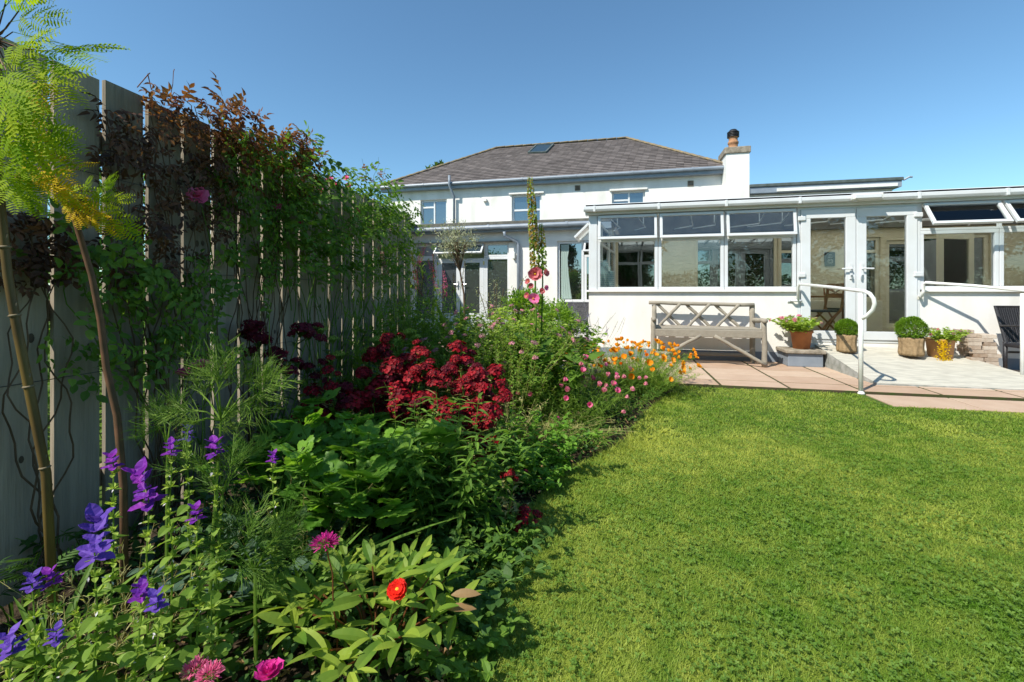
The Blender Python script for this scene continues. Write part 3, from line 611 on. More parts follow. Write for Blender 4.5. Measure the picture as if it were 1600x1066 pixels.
# side windows on the slanted left side
for (y0, y1) in ((YW+.11, YW+1.2), (YW+1.21, YW+2.3), (YW+2.31, LY-.02)):
    b = MB(); side_box(b, y0, y1, zs, zs+.06, .06); side_box(b, y0, y1, zf-.06, zf, .06); side_box(b, y0, y0+.06, zs+.06, zf-.06, .06); side_box(b, y1-.06, y1, zs+.06, zf-.06, .06); side_box(b, y0+.06, y1-.06, zt0, zt0+.05, .058)
    fr = b.build('side_window', M['upvc'], con, bevel=.004); p = MB(); side_box(p, y0+.06, y1-.06, zs+.06, zf-.06, .006, .025); p.build('pane', M['glass'], fr)
# open vent on the left side
b = MB(); L_ = .72; ring(b, -L_/2, L_/2, -.36, 0, -.022, .045, .045); fr = b.build('vent_window', M['upvc'], con, bevel=.005, loc=(cx0-.03, YW+.75, zf-.08), rot=(-.8, 0, rad(-90)))
fr['label'] = 'vent window propped open on the left side'; p = MB(); p.bb(-L_/2+.04, L_/2-.04, -.003, .003, -.32, -.04); p.build('pane', M['glass'], fr)
# gutter / fascia / roof
zg = 2.52
b = MB(); b.bb(cx0-.06, cxe, YW-.06, YW+.1, zf+.002, zg+.135); b.build('eaves_beam', M['upvc'], con, bevel=.01)
b = MB(); prof = [(-.06, .0), (-.10, -.035), (-.145, -.035), (-.165, .0), (-.165, .05), (-.06, .055)]
V = [(x, YW+y, zg+.03+z) for x in (cx0-.08, cxe) for (y, z) in prof]; n = len(prof); b.add(V, [(i, (i+1) % n, n+(i+1) % n, n+i) for i in range(n)]+[tuple(range(n))[::-1], tuple(range(n, 2*n))])
for px in (929, 1029, 1134, 1248, 1337, 1433, 1570):
    x = X(px, YW-.1); b.bb(x-.02, x+.02, YW-.172, YW-.06, zg-.012, zg+.09)
b.build('gutter', M['upvc'], con, bevel=.006)
b = MB(); b.bb(X(1320, YW)-.0, X(1366, YW), YW-.26, YW-.18, zg-.0, zg+.085); b.bb(X(1323, YW), X(1363, YW), YW-.275, YW-.26, zg+.01, zg+.07, 1); b.build('tube_lamp', [M['upvc_dirty'], M['upvc']], con, bevel=.015)
b = MB(); slope = math.atan((2.99-zg-.1)/(LY-YW)); 
b.add([(cx0-.05, YW-.06, zg+.101), (cxe, YW-.06, zg+.101), (cxe, LY-.005, 2.99), (XC-.03, LY-.005, 2.99), (cx0-.05, YW-.06, zg+.125), (cxe, YW-.06, zg+.125), (cxe, LY-.005, 3.014), (XC-.03, LY-.005, 3.014)], [(3, 2, 1, 0), (4, 5, 6, 7), (0, 1, 5, 4), (1, 2, 6, 5), (2, 3, 7, 6), (3, 0, 4, 7)])
b.build('roof_sheet', M['polycarb'], con)
b = MB(); xx = cx0+.6
while xx < cxe: b.add([(xx-.025, YW+.1, zg+.06), (xx+.025, YW+.1, zg+.06), (xx+.025, LY-.01, 2.93), (xx-.025, LY-.01, 2.93), (xx-.025, YW+.1, zg+.12), (xx+.025, YW+.1, zg+.12), (xx+.025, LY-.01, 2.985), (xx-.025, LY-.01, 2.985)], [(3, 2, 1, 0), (4, 5, 6, 7), (0, 1, 5, 4), (1, 2, 6, 5), (2, 3, 7, 6), (3, 0, 4, 7)]); xx += .62
b.build('rafters', M['upvc'], con)
b = MB(); b.bb(XC+.02, cxe-.11, LY-.12, LY-.002, 2.52, 2.94); b.build('dark_band', M['band_dark'], con)  # added dark band, stands in for the dark ceiling seen through the vents
b = MB()
for px in (948, 990, 1068, 1105, 1178, 1215, 1290, 1385, 1480, 1530):
    x = X(px, 9.0); b.tube([(x, YW+.12, 2.5), (x+.25, 9.6, 2.44), (x+.1, LY-.13, 2.62)], .013, 5); b.tube([(x+.2, 9.4, 2.46), (x+.2, 9.4, 2.68)], .01, 5)
b.build('tie_rods', M['upvc'], con)
b = MB(); b.bb(cx0, cxe, YW+.221, LY-.01, zd0-.05, zd0); b.build('floor', M['tile_floor'], con)
b = MB(); b.bb(cxe-.1, cxe, YW+.221, LY-.01, zd0+.002, 2.5); b.build('side_wall', M['render'], con)
# low cream inner wall seen through doors
b = MB(); b.bb(X(1265, 10.6), X(1379, 10.6), 10.6, 10.85, zd0+.001, .95); b.build('inner_ledge', M['cream_paint'], con, bevel=.01)
# plaque, vases
p = onY(1296.5, 405, LY-.03); pl = MB(); pl.bb(p[0]-.1, p[0]+.1, LY-.05, LY-.001, p[2]-.155, p[2]+.155)
o = pl.build('wall_plaque', M['black'], None, bevel=.01); tag(o, 'small black wall plaque hung on the cream stone wall behind the left glass door', 'plaque')
b = MB(); c = (p[0], LY-.055, p[2]-.05)
q = [(c[0]+.05*math.cos(a), c[1], c[2]+.05*math.sin(a)) for a in np.linspace(0, 2*PI, 17)]; b.tube(q, .006, 5); q = [(c[0]+.028*math.cos(a), c[1], c[2]+.028*math.sin(a)) for a in np.linspace(0, 2*PI, 13)]; b.tube(q, .006, 5)
for k in range(3): b.box((c[0], c[1], c[2]+.09+.03*k), (.09-.02*k, .01, .008))
b.build('relief', M['metal_grey'], o)
for (pa, pb_, pt, lab) in ((937.5, 950, 409.5, 'tall blue and white patterned vase inside the conservatory corner'), (949, 959.5, 423.5, 'shorter blue and white patterned vase beside the tall one inside the conservatory')):
    Yv = YW+.32; xa, xb_ = X(pa, Yv), X(pb_, Yv); r = (xb_-xa)/2; z1 = Z(pa, pt, Yv); z0 = zs-.06; cen = ((xa+xb_)/2, Yv, 0)
    b = MB(); b.lathe([(.001, z0), (r, z0), (r*1.02, (z0+z1)/2), (r, z1), (r*.85, z1), (r*.85, z1-.04), (.001, z1-.04)], 24, cen)
    nrow = int((z1-z0)/.035)
    for i in range(nrow):
        for j in range(14):
            a = 2*PI*(j+.5*(i % 2))/14; zz = z0+.02+i*.035; d = np.array([math.cos(a), math.sin(a), 0]); b.box(np.array(cen)+d*r*1.02+np.array([0, 0, zz]), (.010, .016, .018), 1, R=Rz(a)@Rx(.78))
    tag(b.build('vase', [M['ceramic_white'], M['ceramic_blue']]), lab, 'vase')
b = MB(); b.bb(cx0+.2, X(975, YW+.3), YW+.221, YW+.45, zs-.1, zs-.062); tag(b.build('window_shelf', M['upvc']), 'white shelf under the patterned vases inside the conservatory', 'shelf')
# open inner door leaf seen through the right-hand window
dl = thing('inner_door_leaf', (X(1520, 10.0), 10.0, zd0), 'open cream framed glass door standing ajar inside the right end of the conservatory', 'door', rz=rad(205))
b = MB(); ring(b, 0, .82, .01, 1.86, -.02, .12, .045, bot=.25); b.build('door_frame', M['cream_paint'], dl, bevel=.005); b = MB(); b.bb(.1, .72, -.003, .003, .2, 1.76); b.build('pane', M['glass'], dl)
# teak chairs and table inside
def teak_chair(loc, rz, label):
    t = thing('folding_chair', loc, label, 'chair', 'wooden folding chairs inside the conservatory', rz)
    for sx in (-.21, .21):
        b = MB(); b.tube([(sx, -.22, 0), (sx, .02, .3), (sx, .2, .48), (sx, .27, .93)], .02, 4, flat=1.3); b.build('back_post', M['teak'], t)
        b = MB(); b.tube([(sx*.88, .25, 0), (sx*.88, -.18, .44)], .018, 4); b.build('leg', M['teak'], t)
    b = MB(); b.box((0, 0, .45), (.40, .40, .02), 0)
    for k in range(8): b.box((0, -.19+.054*k, .467), (.43, .042, .014), 0, R=Rx(.05))
    b.build('seat', M['slat_dark'], t)
    for z in (.9, .72): b = MB(); b.box((0, .27-(.93-z)*.15, z), (.42, .02, .07)); b.build('back_rail', M['teak'], t)
    b = MB(); b.tube([(-.2, .24, .68), (.2, .26, .88)], .012, 4); b.tube([(.2, .24, .68), (-.2, .26, .88)], .012, 4); b.build('cross_rail', M['teak'], t)
    return t
teak_chair((X(1283, 9.0), 9.0, zd0), rad(-78), 'brown wooden folding chair with dark slatted seat just inside the left glass door')
teak_chair((X(1318, 10.1), 10.1, zd0), rad(10), 'brown wooden folding chair half hidden behind the table inside the glass doors')
tb = thing('wooden_table', (X(1290, 9.75), 9.75, zd0), 'brown wooden table behind the folding chair inside the glass doors', 'table')
b = MB()
for k in range(6): b.box((0, -.3+.12*k, .70), (1.0, .11, .03))
b.build('tabletop', M['teak'], tb)
for (x, y) in ((-.42, -.28), (.42, -.28), (-.42, .28), (.42, .28)): b = MB(); b.bb(x-.025, x+.025, y-.025, y+.025, 0, .684); b.build('leg', M['teak'], tb)

# ------------------------------------------------------------ ramp, rails, block
rx0 = 3.0; b = MB()
G = {}
def rz_(x, y): return .015+(y-6.35)/(YW-6.35)*.285
xsr = [rx0, rx0+.5, 3.9, 4.3, 4.62, 5.4, 6.4]; 
top = [(rx0, YW-.0, rz_(0, YW)), (rx0, 7.2, rz_(0, 7.2)), (rx0, 6.75, rz_(0, 6.75)), (rx0+.02, 6.36, .025), (4.5, 6.40, .012), (6.6, 6.43, .008), (5.6, 6.75, .03), (5.0, 7.2, rz_(0, 7.2)-.06), (4.72, YW, rz_(0, YW)-.05)]
n = len(top); bot = [(x, y, -.02) for (x, y, z) in top]; b.add(top+bot, [tuple(range(n))], 0); b.add(top+bot, [(i+n, (i+1) % n+n, (i+1) % n, i) for i in range(n)], 1)
tag(b.build('concrete_ramp', [M['concrete_ramp'], M['concrete_side']], bevel=.012), 'pale brushed concrete ramp rising to the white glass doors', 'ramp')
hr = thing('handrail', gnd(1345, 5.17), 'white handrail with a curved end on a post beside the ramp, left of the doors', 'handrail'); hb = np.array(hr.location)
A = at(1345, 458, 5.17); pts = [onY(1247, 470, YW-.06), onY(1247, 448, YW-.06), onY(1250, 444, YW-.12), at(1300, 449, 6.1), at(1335, 453.5, 5.27), at(1350, 455, 5.13), at(1359, 459, 5.06), at(1365, 467, 5.03), at(1366.5, 475, 5.03), at(1364, 484, 5.05), at(1354, 494, 5.12), at(1345, 499, 5.17)]
b = MB(); b.tube(np.array(pts)-hb, .021, 10); b.build('rail', M['rail_white'], hr, smooth=True)
b = MB(); b.tube([(0, 0, 0), A-hb], .024, 10); b.lathe([(.04, 0), (.04, .01), (.024, .03)], 10, (0, 0, 0)); b.build('post', M['rail_white'], hr, smooth=True)
b = MB(); c = onY(1240, 470, YW)-hb; b.tube([c+(.1, -.06, 0), c+(-.02, -.06, 0), c+(-.04, 0, -.0)], .018, 8); b.box(c+(-.05, -.005, -.0), (.07, .01, .07)); b.build('wall_bracket', M['upvc'], hr, smooth=True)
hr = thing('handrail', gnd(1597.5, 5.75), 'white handrail running from the wall bracket right of the doors towards the right edge', 'handrail'); hb = np.array(hr.location)
b = MB(); pts = [onY(1437, 464, YW), onY(1440, 463, YW-.1), onY(1443, 455, YW-.13), onY(1443, 444, YW-.13), onY(1446, 441.5, YW-.16), at(1520, 446.5, 6.4), at(1600, 454, 5.75), at(1640, 458, 5.5)]; b.tube(np.array(pts)-hb, .021, 10); b.build('rail', M['rail_white'], hr, smooth=True)
b = MB(); b.tube([(0, 0, 0), (0, 0, at(1600, 455, 5.75)[2])], .022, 10); b.build('post', M['rail_white'], hr, smooth=True)
b = MB(); c = onY(1436, 465, YW)-hb; b.box(c+(.0, -.005, 0), (.1, .01, .06)); b.build('wall_bracket', M['upvc_dirty'], hr)
bl0, bl1 = X(1227, 7.7), rx0-.02
blk = thing('pedestal_block', ((bl0+bl1)/2, 7.85, 0), 'low grey block with a buff cap slab beside the top of the ramp', 'plinth'); hw2 = (bl1-bl0)/2
b = MB(); b.bb(-hw2+.02, hw2-.03, -.2, .235, 0, .2); b.build('base', M['plinth'], blk, bevel=.01); b = MB(); b.bb(-hw2-.02, hw2-.0, -.24, .235, .201, .255); b.build('cap_slab', M['stone_cap'], blk, bevel=.012)
ZB = .256

# ------------------------------------------------------------ bench
by = 7.68; bxl, bxr = X(1017, by), X(1191, by); bw = bxr-bxl; zt = 1.0
bn = thing('rustic_bench', ((bxl+bxr)/2, by, 0), 'grey weathered log bench with a lattice back against the white wall', 'bench'); h = bw/2
def log(name, pts, r, n=9, flat=1):
    pts = np.array(pts, float); k = 8; q = np.array([pts[0]+(pts[-1]-pts[0])*i/k for i in range(k+1)]) if len(pts) == 2 else pts
    r = r*.80; q = q+rng.normal(0, r*.07, q.shape); b = MB(); b.tube(q, r*(1+rng.normal(0, .05, len(q))), n, 0, random.random()*.6, flat=flat); return b.build(name, M['driftwood'], bn, smooth=True)
yb, yf = .25, -.2
zT = hz(474, 7.2)
log('top_rail', [(-h-.02, yb, zT-.0), (h-.05, yb, zT-.03)], .038)
for sx in (-1, 1):
    log('back_leg', [(sx*(h-.07), yb, 0), (sx*(h-.07), yb+.03, zT-.03)], .05); log('front_leg', [(sx*(h-.02), yf, 0), (sx*(h-.03), yf+.01, .68)], .048)
    log('arm', [(sx*(h-.03), yf-.07, .70), (sx*(h-.05), yb+.02, .68)], .045)
    log('brace', [(sx*(h-.02), yf-.03, .04), (sx*.1, yf-.01, .46)], .035)
b = MB(); b.box((0, yf, .49), (bw-.04, .045, .115)); b.build('front_plank', M['driftwood'], bn, bevel=.01)
b = MB()
for k in range(3): b.box((0, yf+.11+.15*k, .555), (bw-.1, .13, .035), 0, random.random()*.5, Rx(random.uniform(-.03, .03)))
b.build('seat', M['driftwood'], bn, bevel=.01)
log('lower_rail', [(-h+.05, yb, .56), (h-.1, yb, .55)], .03)
for k in range(3):
    c = -h*.62+k*(bw*.27)+.06*0; c = [-.56, -.06, .42][k]*h/.9
    log('lattice_bar', [(c-.19, yb-.03, .54), (c+.17, yb-.03, zT-.01)], .030); log('lattice_bar', [(c-.20, yb+.03, zT-.01), (c+.20, yb+.03, .54)], .032)
log('stretcher', [(-h+.06, yb-.02, .12), (h-.08, yb-.02, .12)], .035)

# ------------------------------------------------------------ rattan chairs
def rattan_chair(loc, rz, label, grey=False, group=None):
    t = thing('rattan_chair', loc, label, 'chair', group, rz); m = M['rattan_grey'] if grey else M['rattan']; W = .27
    for (x, y, dx) in ((-W, -.25, .03), (W, -.25, -.03), (-W+.02, .25, 0), (W-.02, .25, 0)): b = MB(); b.tube([(x-dx*.3, y, 0), (x, y, .44 if y > 0 else .66)], [.022, .026], 8); b.build('leg', m, t, smooth=True)
    b = MB(); b.box((0, 0, .40), (2*W, .5, .05)); b.box((0, -.24, .30), (2*W-.04, .03, .03)); b.box((0, .24, .30), (2*W-.06, .03, .03)); b.build('seat', m, t, bevel=.012)
    b = MB(); N = 18                                     # woven back: horizontal and vertical strands over a slab
    for i in range(N):
        z = .43+.48*i/N; wd = W*(.88+.17*i/N); y = .25+.12*(i/N); b.box((0, y, z+.013), (2*wd, .014, .019))
    b.add([(-W*.87, .262, .44), (W*.87, .262, .44), (W*1.03, .382, .9), (-W*1.03, .382, .9)], [(0, 1, 2, 3)])
    for j in range(22):
        u = -1+2*(j+.5)/22; b.tube([(u*W*.88, .243+(.004 if j % 2 else -.004), .43), (u*W*1.04, .363, .91)], .007, 4)
    b.tube([(-W*.9, .25, .43), (-W*1.06, .37, .92), (W*1.06, .37, .92), (W*.9, .25, .43)], .02, 6); b.build('backrest', m, t)
    for sx in (-1, 1): b = MB(); b.tube([(sx*W*1.0, .3, .66), (sx*W*1.04, .0, .675), (sx*W, -.28, .665)], .021, 8, flat=.7); b.build('arm', m, t, smooth=True)
    return t
rattan_chair((X(1556, 7.8)+.27, 7.42, 0), rad(0), 'black woven rattan armchair at the right edge in front of the white wall')
rattan_chair((X(900, 9.6), 9.6, 0), rad(180), 'grey rattan armchair behind the flower bed, left of the conservatory', True)

# ------------------------------------------------------------ brick pile
bk0 = onZ(1533, 574, 0); z = 0; bx_c = X(1533, 7.7)
for k in range(11):
    nb = 2; offs = random.uniform(-.03, .03)+(.02 if k < 5 else -.03)
    for j in range(nb):
        for r_ in range(2):
            if k == 10 and j == 1: continue
            if k >= 9 and r_ == 0 and j == 0: continue
            bb_ = MB(); hgt = .052; bb_.box((0, 0, hgt/2), (random.uniform(.145, .168), .11, hgt), 0, random.random())
            o = bb_.build('brick', M['brick_old'], None, bevel=.005, loc=(bx_c+(j-.5)*.172+offs+random.uniform(-.02, .02), 7.70+r_*.125, z+.001), rot=(0, 0, random.uniform(-.09, .09)))
            tag(o, '%s %s weathered brick in the %s course up of the loose stack by the ramp' % (('front', 'rear')[r_], ('left', 'right')[j], ('first', 'second', 'third', 'fourth', 'fifth', 'sixth', 'seventh', 'eighth', 'ninth', 'tenth', 'topmost')[k]), 'brick', 'bricks stacked beside the ramp')
    z += .0535

# ------------------------------------------------------------ pots with plants
def pot(name, loc, r, hgt, m, label, rim=.03, taper=.72):
    t = thing(name, loc, label, 'plant pot'); b = MB()
    b.lathe([(.001, 0), (r*taper, 0), (r*.93, hgt-rim*1.3), (r, hgt-rim*1.2), (r*1.04, hgt), (r*.9, hgt), (r*.87, hgt-.03)], 28); b.build('pot_body', M[m], t, smooth=True)
    b = MB(); b.lathe([(r*.88, hgt-.03), (.001, hgt-.02)], 20); b.build('soil', M['soil'], t); return t
def hessian_pot(loc, r, hgt, label):
    t = thing('hessian_pot', loc, label, 'plant pot'); b = MB()
    wob = lambda q, z: 1+.05*math.sin(q*5+z*9)+.04*math.sin(q*11+1)+.03*math.sin(q*17-z*20)
    b.lathe([(.001, .0), (r*.95, .0), (r*1.02, hgt*.15), (r*.97, hgt*.5), (r*1.0, hgt*.8), (r*1.08, hgt*.98), (r*1.0, hgt*1.03), (r*.86, hgt*.95)], 60, wob=wob); b.build('sacking', M['hessian'], t, smooth=True)
    b = MB(); b.lathe([(r*.9, hgt*.9), (r*.93, hgt*1.05), (r*.85, hgt*1.05), (r*.84, hgt*.95), (.001, hgt*.95)], 24); b.build('liner', M['black_plastic'], t); return t
def box_ball(loc, r, label, group=None, N=5200, lm='g_box', squash=.93, parent_cat='shrub', ls=.030):
    t = thing('box_ball', loc, label, parent_cat, group); b = MB(); d = nrm(rng.normal(0, 1, (N, 3))); jg = 1 if squash == .93 else 3.2; rr = r*((.78 if jg == 1 else .6)+(.22 if jg == 1 else .45)*rng.random(N)**(.5*jg))*(1+jg*.05*np.sin(d[:, 0]*9+d[:, 2]*7)+.04*jg*np.sin(d[:, 1]*13))
    P = d*rr[:, None]*np.array([1, 1, squash])+np.array([0, 0, r*.85]); dr = nrm(d+rng.normal(0, .5, (N, 3))+np.array([0, 0, .3]))
    b.inst(SMALL, P, frames(dr, (0, 0, 1)), ls*rng.uniform(.7, 1.3, N), 0); b.build('foliage', M[lm], t)
    s = MB()
    for i in range(40): e = d[i]*r*.7+np.array([0, 0, r*.85]); s.tube([(0, 0, -.05), e*.5, e], [.006, .004, .002], 4)
    s.build('stems', M['bark'], t); return t
def rampz(x, y): return rz_(x, y)-(0 if x < 4.2 else .04)
for (px, Y, r, ph, pr, lab) in ((1323, 7.72, .135, .25, .122, 'left'), (1424, 7.62, .17, .25, .14, 'right')):
    x = X(px, Y); z = rz_(x, Y)+.002; hessian_pot((x, Y, z), pr, ph, 'plant pot wrapped in brown sacking %s the ramp' % ('behind the handrail post on' if lab == 'left' else 'near the right door on'))
    box_ball((x, Y, z+ph-.02), r, 'clipped round box bush, the %s one of the two beside the doors' % ('smaller' if lab == 'left' else 'larger'), 'clipped box balls in sacking pots')
def flower_obj(): pass
x, y = X(1252, 7.85), 7.85; pot('terracotta_pot', (x, y, ZB), .155, .28, 'terracotta', 'orange terracotta pot on the low grey block left of the ramp')
x2, y2 = X(1469, 7.75), 7.75; pot('terracotta_pot', (x2, y2, .08), .17, .38, 'terracotta_pale', 'tall pale terracotta pot behind the right sacking pot')

# ------------------------------------------------------------ generic plant builder
def plant(name, loc, label, cat='plant', n=12, H=.5, spread=.3, leafT=LANCE, leafL=.07, per=14, lm='g_mid', sm='g_mid', lean=.5, el=(.1, .8), sr=.003, lo=.1, jitter=.15, taper=.5, group=None, flowers=(), nf=None, Hvar=.25, whorls=0, base_r=.06, curve=.6, nup=(0, 0, 1), down=0, extra=None, leafname='foliage', sides=4, wind=(0, 0)):
    t = thing(name, loc, label, cat, group); S = MB(); Lf = MB(); tips = []
    for i in range(n):
        q = 2*PI*(i+random.random()*.8)/n*1.0+i*2.4; rr = math.sqrt((i+.5)/n); h = H*(1-Hvar*random.random())*(1-.25*rr*(lean > 0)); out = spread*rr*(.8+.4*random.random())
        d = np.array([math.cos(q), math.sin(q), 0]); b0 = d*base_r*rr; K = 7; ts = np.linspace(0, 1, K)
        P = b0[None]+d[None]*(out*ts**(1+curve))[:, None]+np.array([wind[0], wind[1], 0])[None]*(ts**2)[:, None]*h+np.array([0, 0, 1])[None]*(h*(ts-down*ts**4))[:, None]+rng.normal(0, .012*h*2, (K, 3))*ts[:, None]
        S.tube(P, sr*(1-.65*ts), sides, 0, random.random(), False); tips.append((P[-1], nrm(P[-1]-P[-2])))
        if per:
            if whorls: u = np.repeat(np.linspace(lo, .96, per//whorls), whorls); az = np.tile(np.arange(whorls)*2*PI/whorls, per//whorls)+np.repeat(np.arange(per//whorls)*1.2, whorls)+q
            else: u = lo+(1-lo)*rng.random(per)**.8; az = rng.random(per)*2*PI
            m_ = len(u); idx = u*(K-1); i0 = np.minimum(idx.astype(int), K-2); fr = (idx-i0)[:, None]; pp = P[i0]*(1-fr)+P[i0+1]*fr
            e = rng.uniform(el[0], el[1], m_); dr = np.stack([np.cos(az)*np.cos(e), np.sin(az)*np.cos(e), np.sin(e)], -1)+d*.25
            Lf.inst(leafT, pp, frames(dr, np.array(nup)+rng.normal(0, jitter, (m_, 3))), leafL*rng.uniform(.65, 1.2, m_)*(1-taper*u), 0, np.clip(rng.random(m_)*.8+.2*u, 0, 1))
    if extra: extra(S, Lf, tips)
    if S.V: S.build('stems', M[sm], t)
    if Lf.V: Lf.build(leafname, M[lm] if isinstance(lm, str) else [M[q] for q in lm], t)
    if flowers:
        sel = tips if nf is None else random.sample(tips, min(nf, len(tips)))
        for (p, d) in sel:
            me, nm, s0 = random.choice(flowers); dd = nrm(d+rng.normal(0, .2, 3)); put(nm, me, t, p, rot_to(dd), s0*random.uniform(.8, 1.15))
    t['_'] = 0; del t['_']
    return t, tips

# flower meshes
SW = [umbel_mesh('sweet_william_head', 40, .042, .0105, [M['p_red'], M['g_dark'], M['p_maroon']], .75) for _ in range(3)]
SWM = umbel_mesh('maroon_head', 44, .042, .011, [M['p_maroon'], M['g_dark']], .6)
SED = umbel_mesh('green_head', 90, .05, .0055, [M['g_lime'], M['g_light']], .55)
OREG = umbel_mesh('oregano_head', 26, .020, .0048, [M['p_dusky'], M['g_straw']], .6)
ORE2 = umbel_mesh('oregano_head', 26, .018, .0045, [M['p_pink'], M['g_mid']], .6)
POMP = pom_mesh('purple_pompom', 170, .024, [M['p_magenta'], M['g_mid']], .5); POM2 = pom_mesh('pink_pompom', 160, .02, [M['p_hot'], M['g_mid']], .6)
KNA = pom_mesh('small_button', 60, .012, [M['p_magenta'], M['g_mid']], .5)
POPP = cup_mesh('poppy_flower', 4, .75, .026, [M['p_hot'], M['p_yellow']]); POPP2 = cup_mesh('poppy_flower', 4, .95, .024, [M['p_pink'], M['p_yellow']])
POPO = cup_mesh('orange_poppy', 4, .45, .030, [M['p_orange'], M['p_yellow']]); POPO2 = cup_mesh('orange_poppy', 4, .9, .028, [M['p_orange'], M['p_orange']])
def spike_mesh(name, L, r, n, pm, ls):
    m = MB(); z = rng.random(n)*L; a = rng.random(n)*2*PI; rad_ = r*(1-.6*(z/L)**2); P = np.stack([np.cos(a)*rad_*.6, np.sin(a)*rad_*.6, z], -1); D = np.stack([np.cos(a), np.sin(a), np.full(n, .5)], -1)
    m.inst(SMALL, P, frames(D, (0, 0, 1)), ls*rng.uniform(.7, 1.2, n)*(1-.4*z/L), 0); m.tube([(0, 0, -.02), (0, 0, L)], .0015, 4, 1); return m.mesh(name, pm)
PERS = spike_mesh('red_spike', .11, .011, 130, [M['p_hot'], M['g_mid']], .010); PERS2 = spike_mesh('red_spike', .14, .010, 150, [M['p_red'], M['g_mid']], .009); LAV = spike_mesh('lavender_spike', .16, .008, 60, [M['p_lav'], M['g_grey']], .009)
def ruffle(name, size, pm, rings=((5, .35, 1.), (5, .6, .8)), wid=1.05, cs=1.):
    m = MB(); t = tleaf(wid, 6, .12, -.22, .68, .30, wave=.03)
    for k, (n, tilt, s) in enumerate(rings):
        for i in range(n): m.inst(t, (0, 0, .004*k), Rz(2*PI*(i+.5*k)/n)@Rx(tilt+random.uniform(-.12, .12)), size*s*random.uniform(.92, 1.05), 0, random.random()*.6+.2*k)
    m.lathe([(size*.10*cs, 0), (size*.13*cs, size*.2), (size*.08*cs, size*.36), (.0005, size*.42)], 10, mat=1); m.lathe([(size*.28, size*.04), (size*.05, size*.02)], 12, mat=2)
    m.inst(SMALL, np.zeros((5, 3)), np.stack([Rz(a)@Rx(-.2) for a in np.arange(5)*1.257]), size*.5, 3); return m.mesh(name, pm)
HOL = ruffle('hollyhock_flower', .062, [M['p_salmon'], M['p_yellow'], M['p_deepc'], M['g_mid']], ((5, .38, 1.), (4, .6, .7))); HOL2 = ruffle('hollyhock_flower', .055, [M['p_rose'], M['p_yellow'], M['p_deepc'], M['g_mid']], ((5, .45, 1.),))
ROSE = ruffle('rose_flower', .046, [M['p_rose'], M['p_yellow'], M['p_rose'], M['g_mid']], ((6, .15, 1.), (6, .5, .85), (5, .85, .65), (4, 1.15, .5)), .95)
ZIN = ruffle('zinnia_flower', .026, [M['p_scarlet'], M['p_yellow'], M['p_yellow'], M['g_mid']], ((12, -.1, 1.), (11, .1, .86), (9, .28, .68)), .6, 2.6)
GAR = ruffle('pink_bloom', .04, [M['p_magenta'], M['p_pink'], M['p_magenta'], M['g_mid']], ((8, .3, 1.), (8, .6, .8), (6, 1., .6)), .6)
COR = compound(whorl(tleaf(.6, 2, -.1, -.1, .7, .2), 5, .5, 1.)); m_ = MB()
for i in range(14): m_.inst(COR, dome_pts(14, .03)[i], rot_to(dome_pts(14, 1)[i]), .016, 0, random.random())
GERA = m_.mesh('geranium_head', [M['p_hot']])

# potted flowers
def potted(name, loc, label, n, H, spread, lm, leafT, leafL, fl, nf, **k): return plant(name, loc, label, 'flowering plant', n=n, H=H, spread=spread, leafT=leafT, leafL=leafL, per=k.pop('per', 40), lm=lm, flowers=fl, nf=nf, base_r=.1, **k)
potted('geranium', (X(1252, 7.85)-.06, 7.8, ZB+.24), 'pink and red geranium with lime leaves in the terracotta pot on the block', 26, .30, .30, 'g_lime', OVAL, .095, ((GERA, 'flower', .9), (OREG, 'flower', 1)), 16, wind=(-.25, -.1))
potted('trailing_plant', (x2+.02, y2-.06, .40), 'yellow leaved trailing plant with dark red sprigs in the pale terracotta pot', 22, .24, .2, 'g_lime', OVAL, .075, ((GERA, 'flower', .5), (OREG, 'flower', .9)), 9)
b = MB(); N = 260; u = rng.random(N); P = np.stack([rng.normal(-.08, .035, N)+.0*u, -.18-.03*rng.random(N), .36-.34*u], -1); b.inst(SMALL, P, frames(rng.normal(0, 1, (N, 3))+np.array([0, -.6, -.6]), (0, -1, 0)), .03, 0)
b.tube([(-.10, -.2, .38), (-.10, -.235, .3), (-.1, -.23, .02)], .006, 5); b.tube([(0, -.17, .38), (-.10, -.22, .36)], .006, 5)
tag(b.build('creeping_jenny', M['g_yellow'], loc=(x2, y2, .08)), 'yellow trail of leaves hanging down the pale terracotta pot', 'plant')

# ------------------------------------------------------------ fence
fe = thing('fence', FP(1.33, 0, 0), 'tall grey weathered board fence with narrow gaps along the left of the bed', 'fence'); fo = np.array(fe.location); R_f = np.stack([fD, fN, [0, 0, 1]], -1)
b = MB(); s = 1.36; pitch = .187; FH = 2.0; knots = []
while s < 5.25:
    wd = .166+random.uniform(-.005, .003); hh = FH+random.uniform(-.012, .012)-(0 if s > 1.6 else 0); a = random.random()*.8
    b.box(FP(s+wd/2, -.009+random.uniform(-.002, .002), hh/2+.02)-fo, (wd, .018, hh-.04), 0, a, R_f)
    for q in range(random.randint(2, 5)): knots.append((s+random.uniform(.03, wd-.03), random.uniform(.5, 1.9), random.uniform(.004, .011)))
    s += pitch
for (s, z, r) in knots: b.lathe([(r, 0), (r*.9, .0015), (.0003, .0018)], 10, FP(s, .002, z)-fo, mat=1, R=R_f@Rx(-PI/2)@np.diag([1, 1.7, 1]))
b.build('board_panel', [M['fence_wood'], M['knot']], fe)
for z in (.35, 1.05, 1.75): b = MB(); b.box(FP(3.3, -.048, z)-fo, (3.95, .045, .08), 0, R=R_f); b.build('rail', M['fence_rail'], fe)
for s in (1.42, 3.3, 5.2): b = MB(); b.box(FP(s, -.12, 1)-fo, (.09, .09, 2.0), 0, R=R_f); b.build('post', M['fence_rail'], fe)
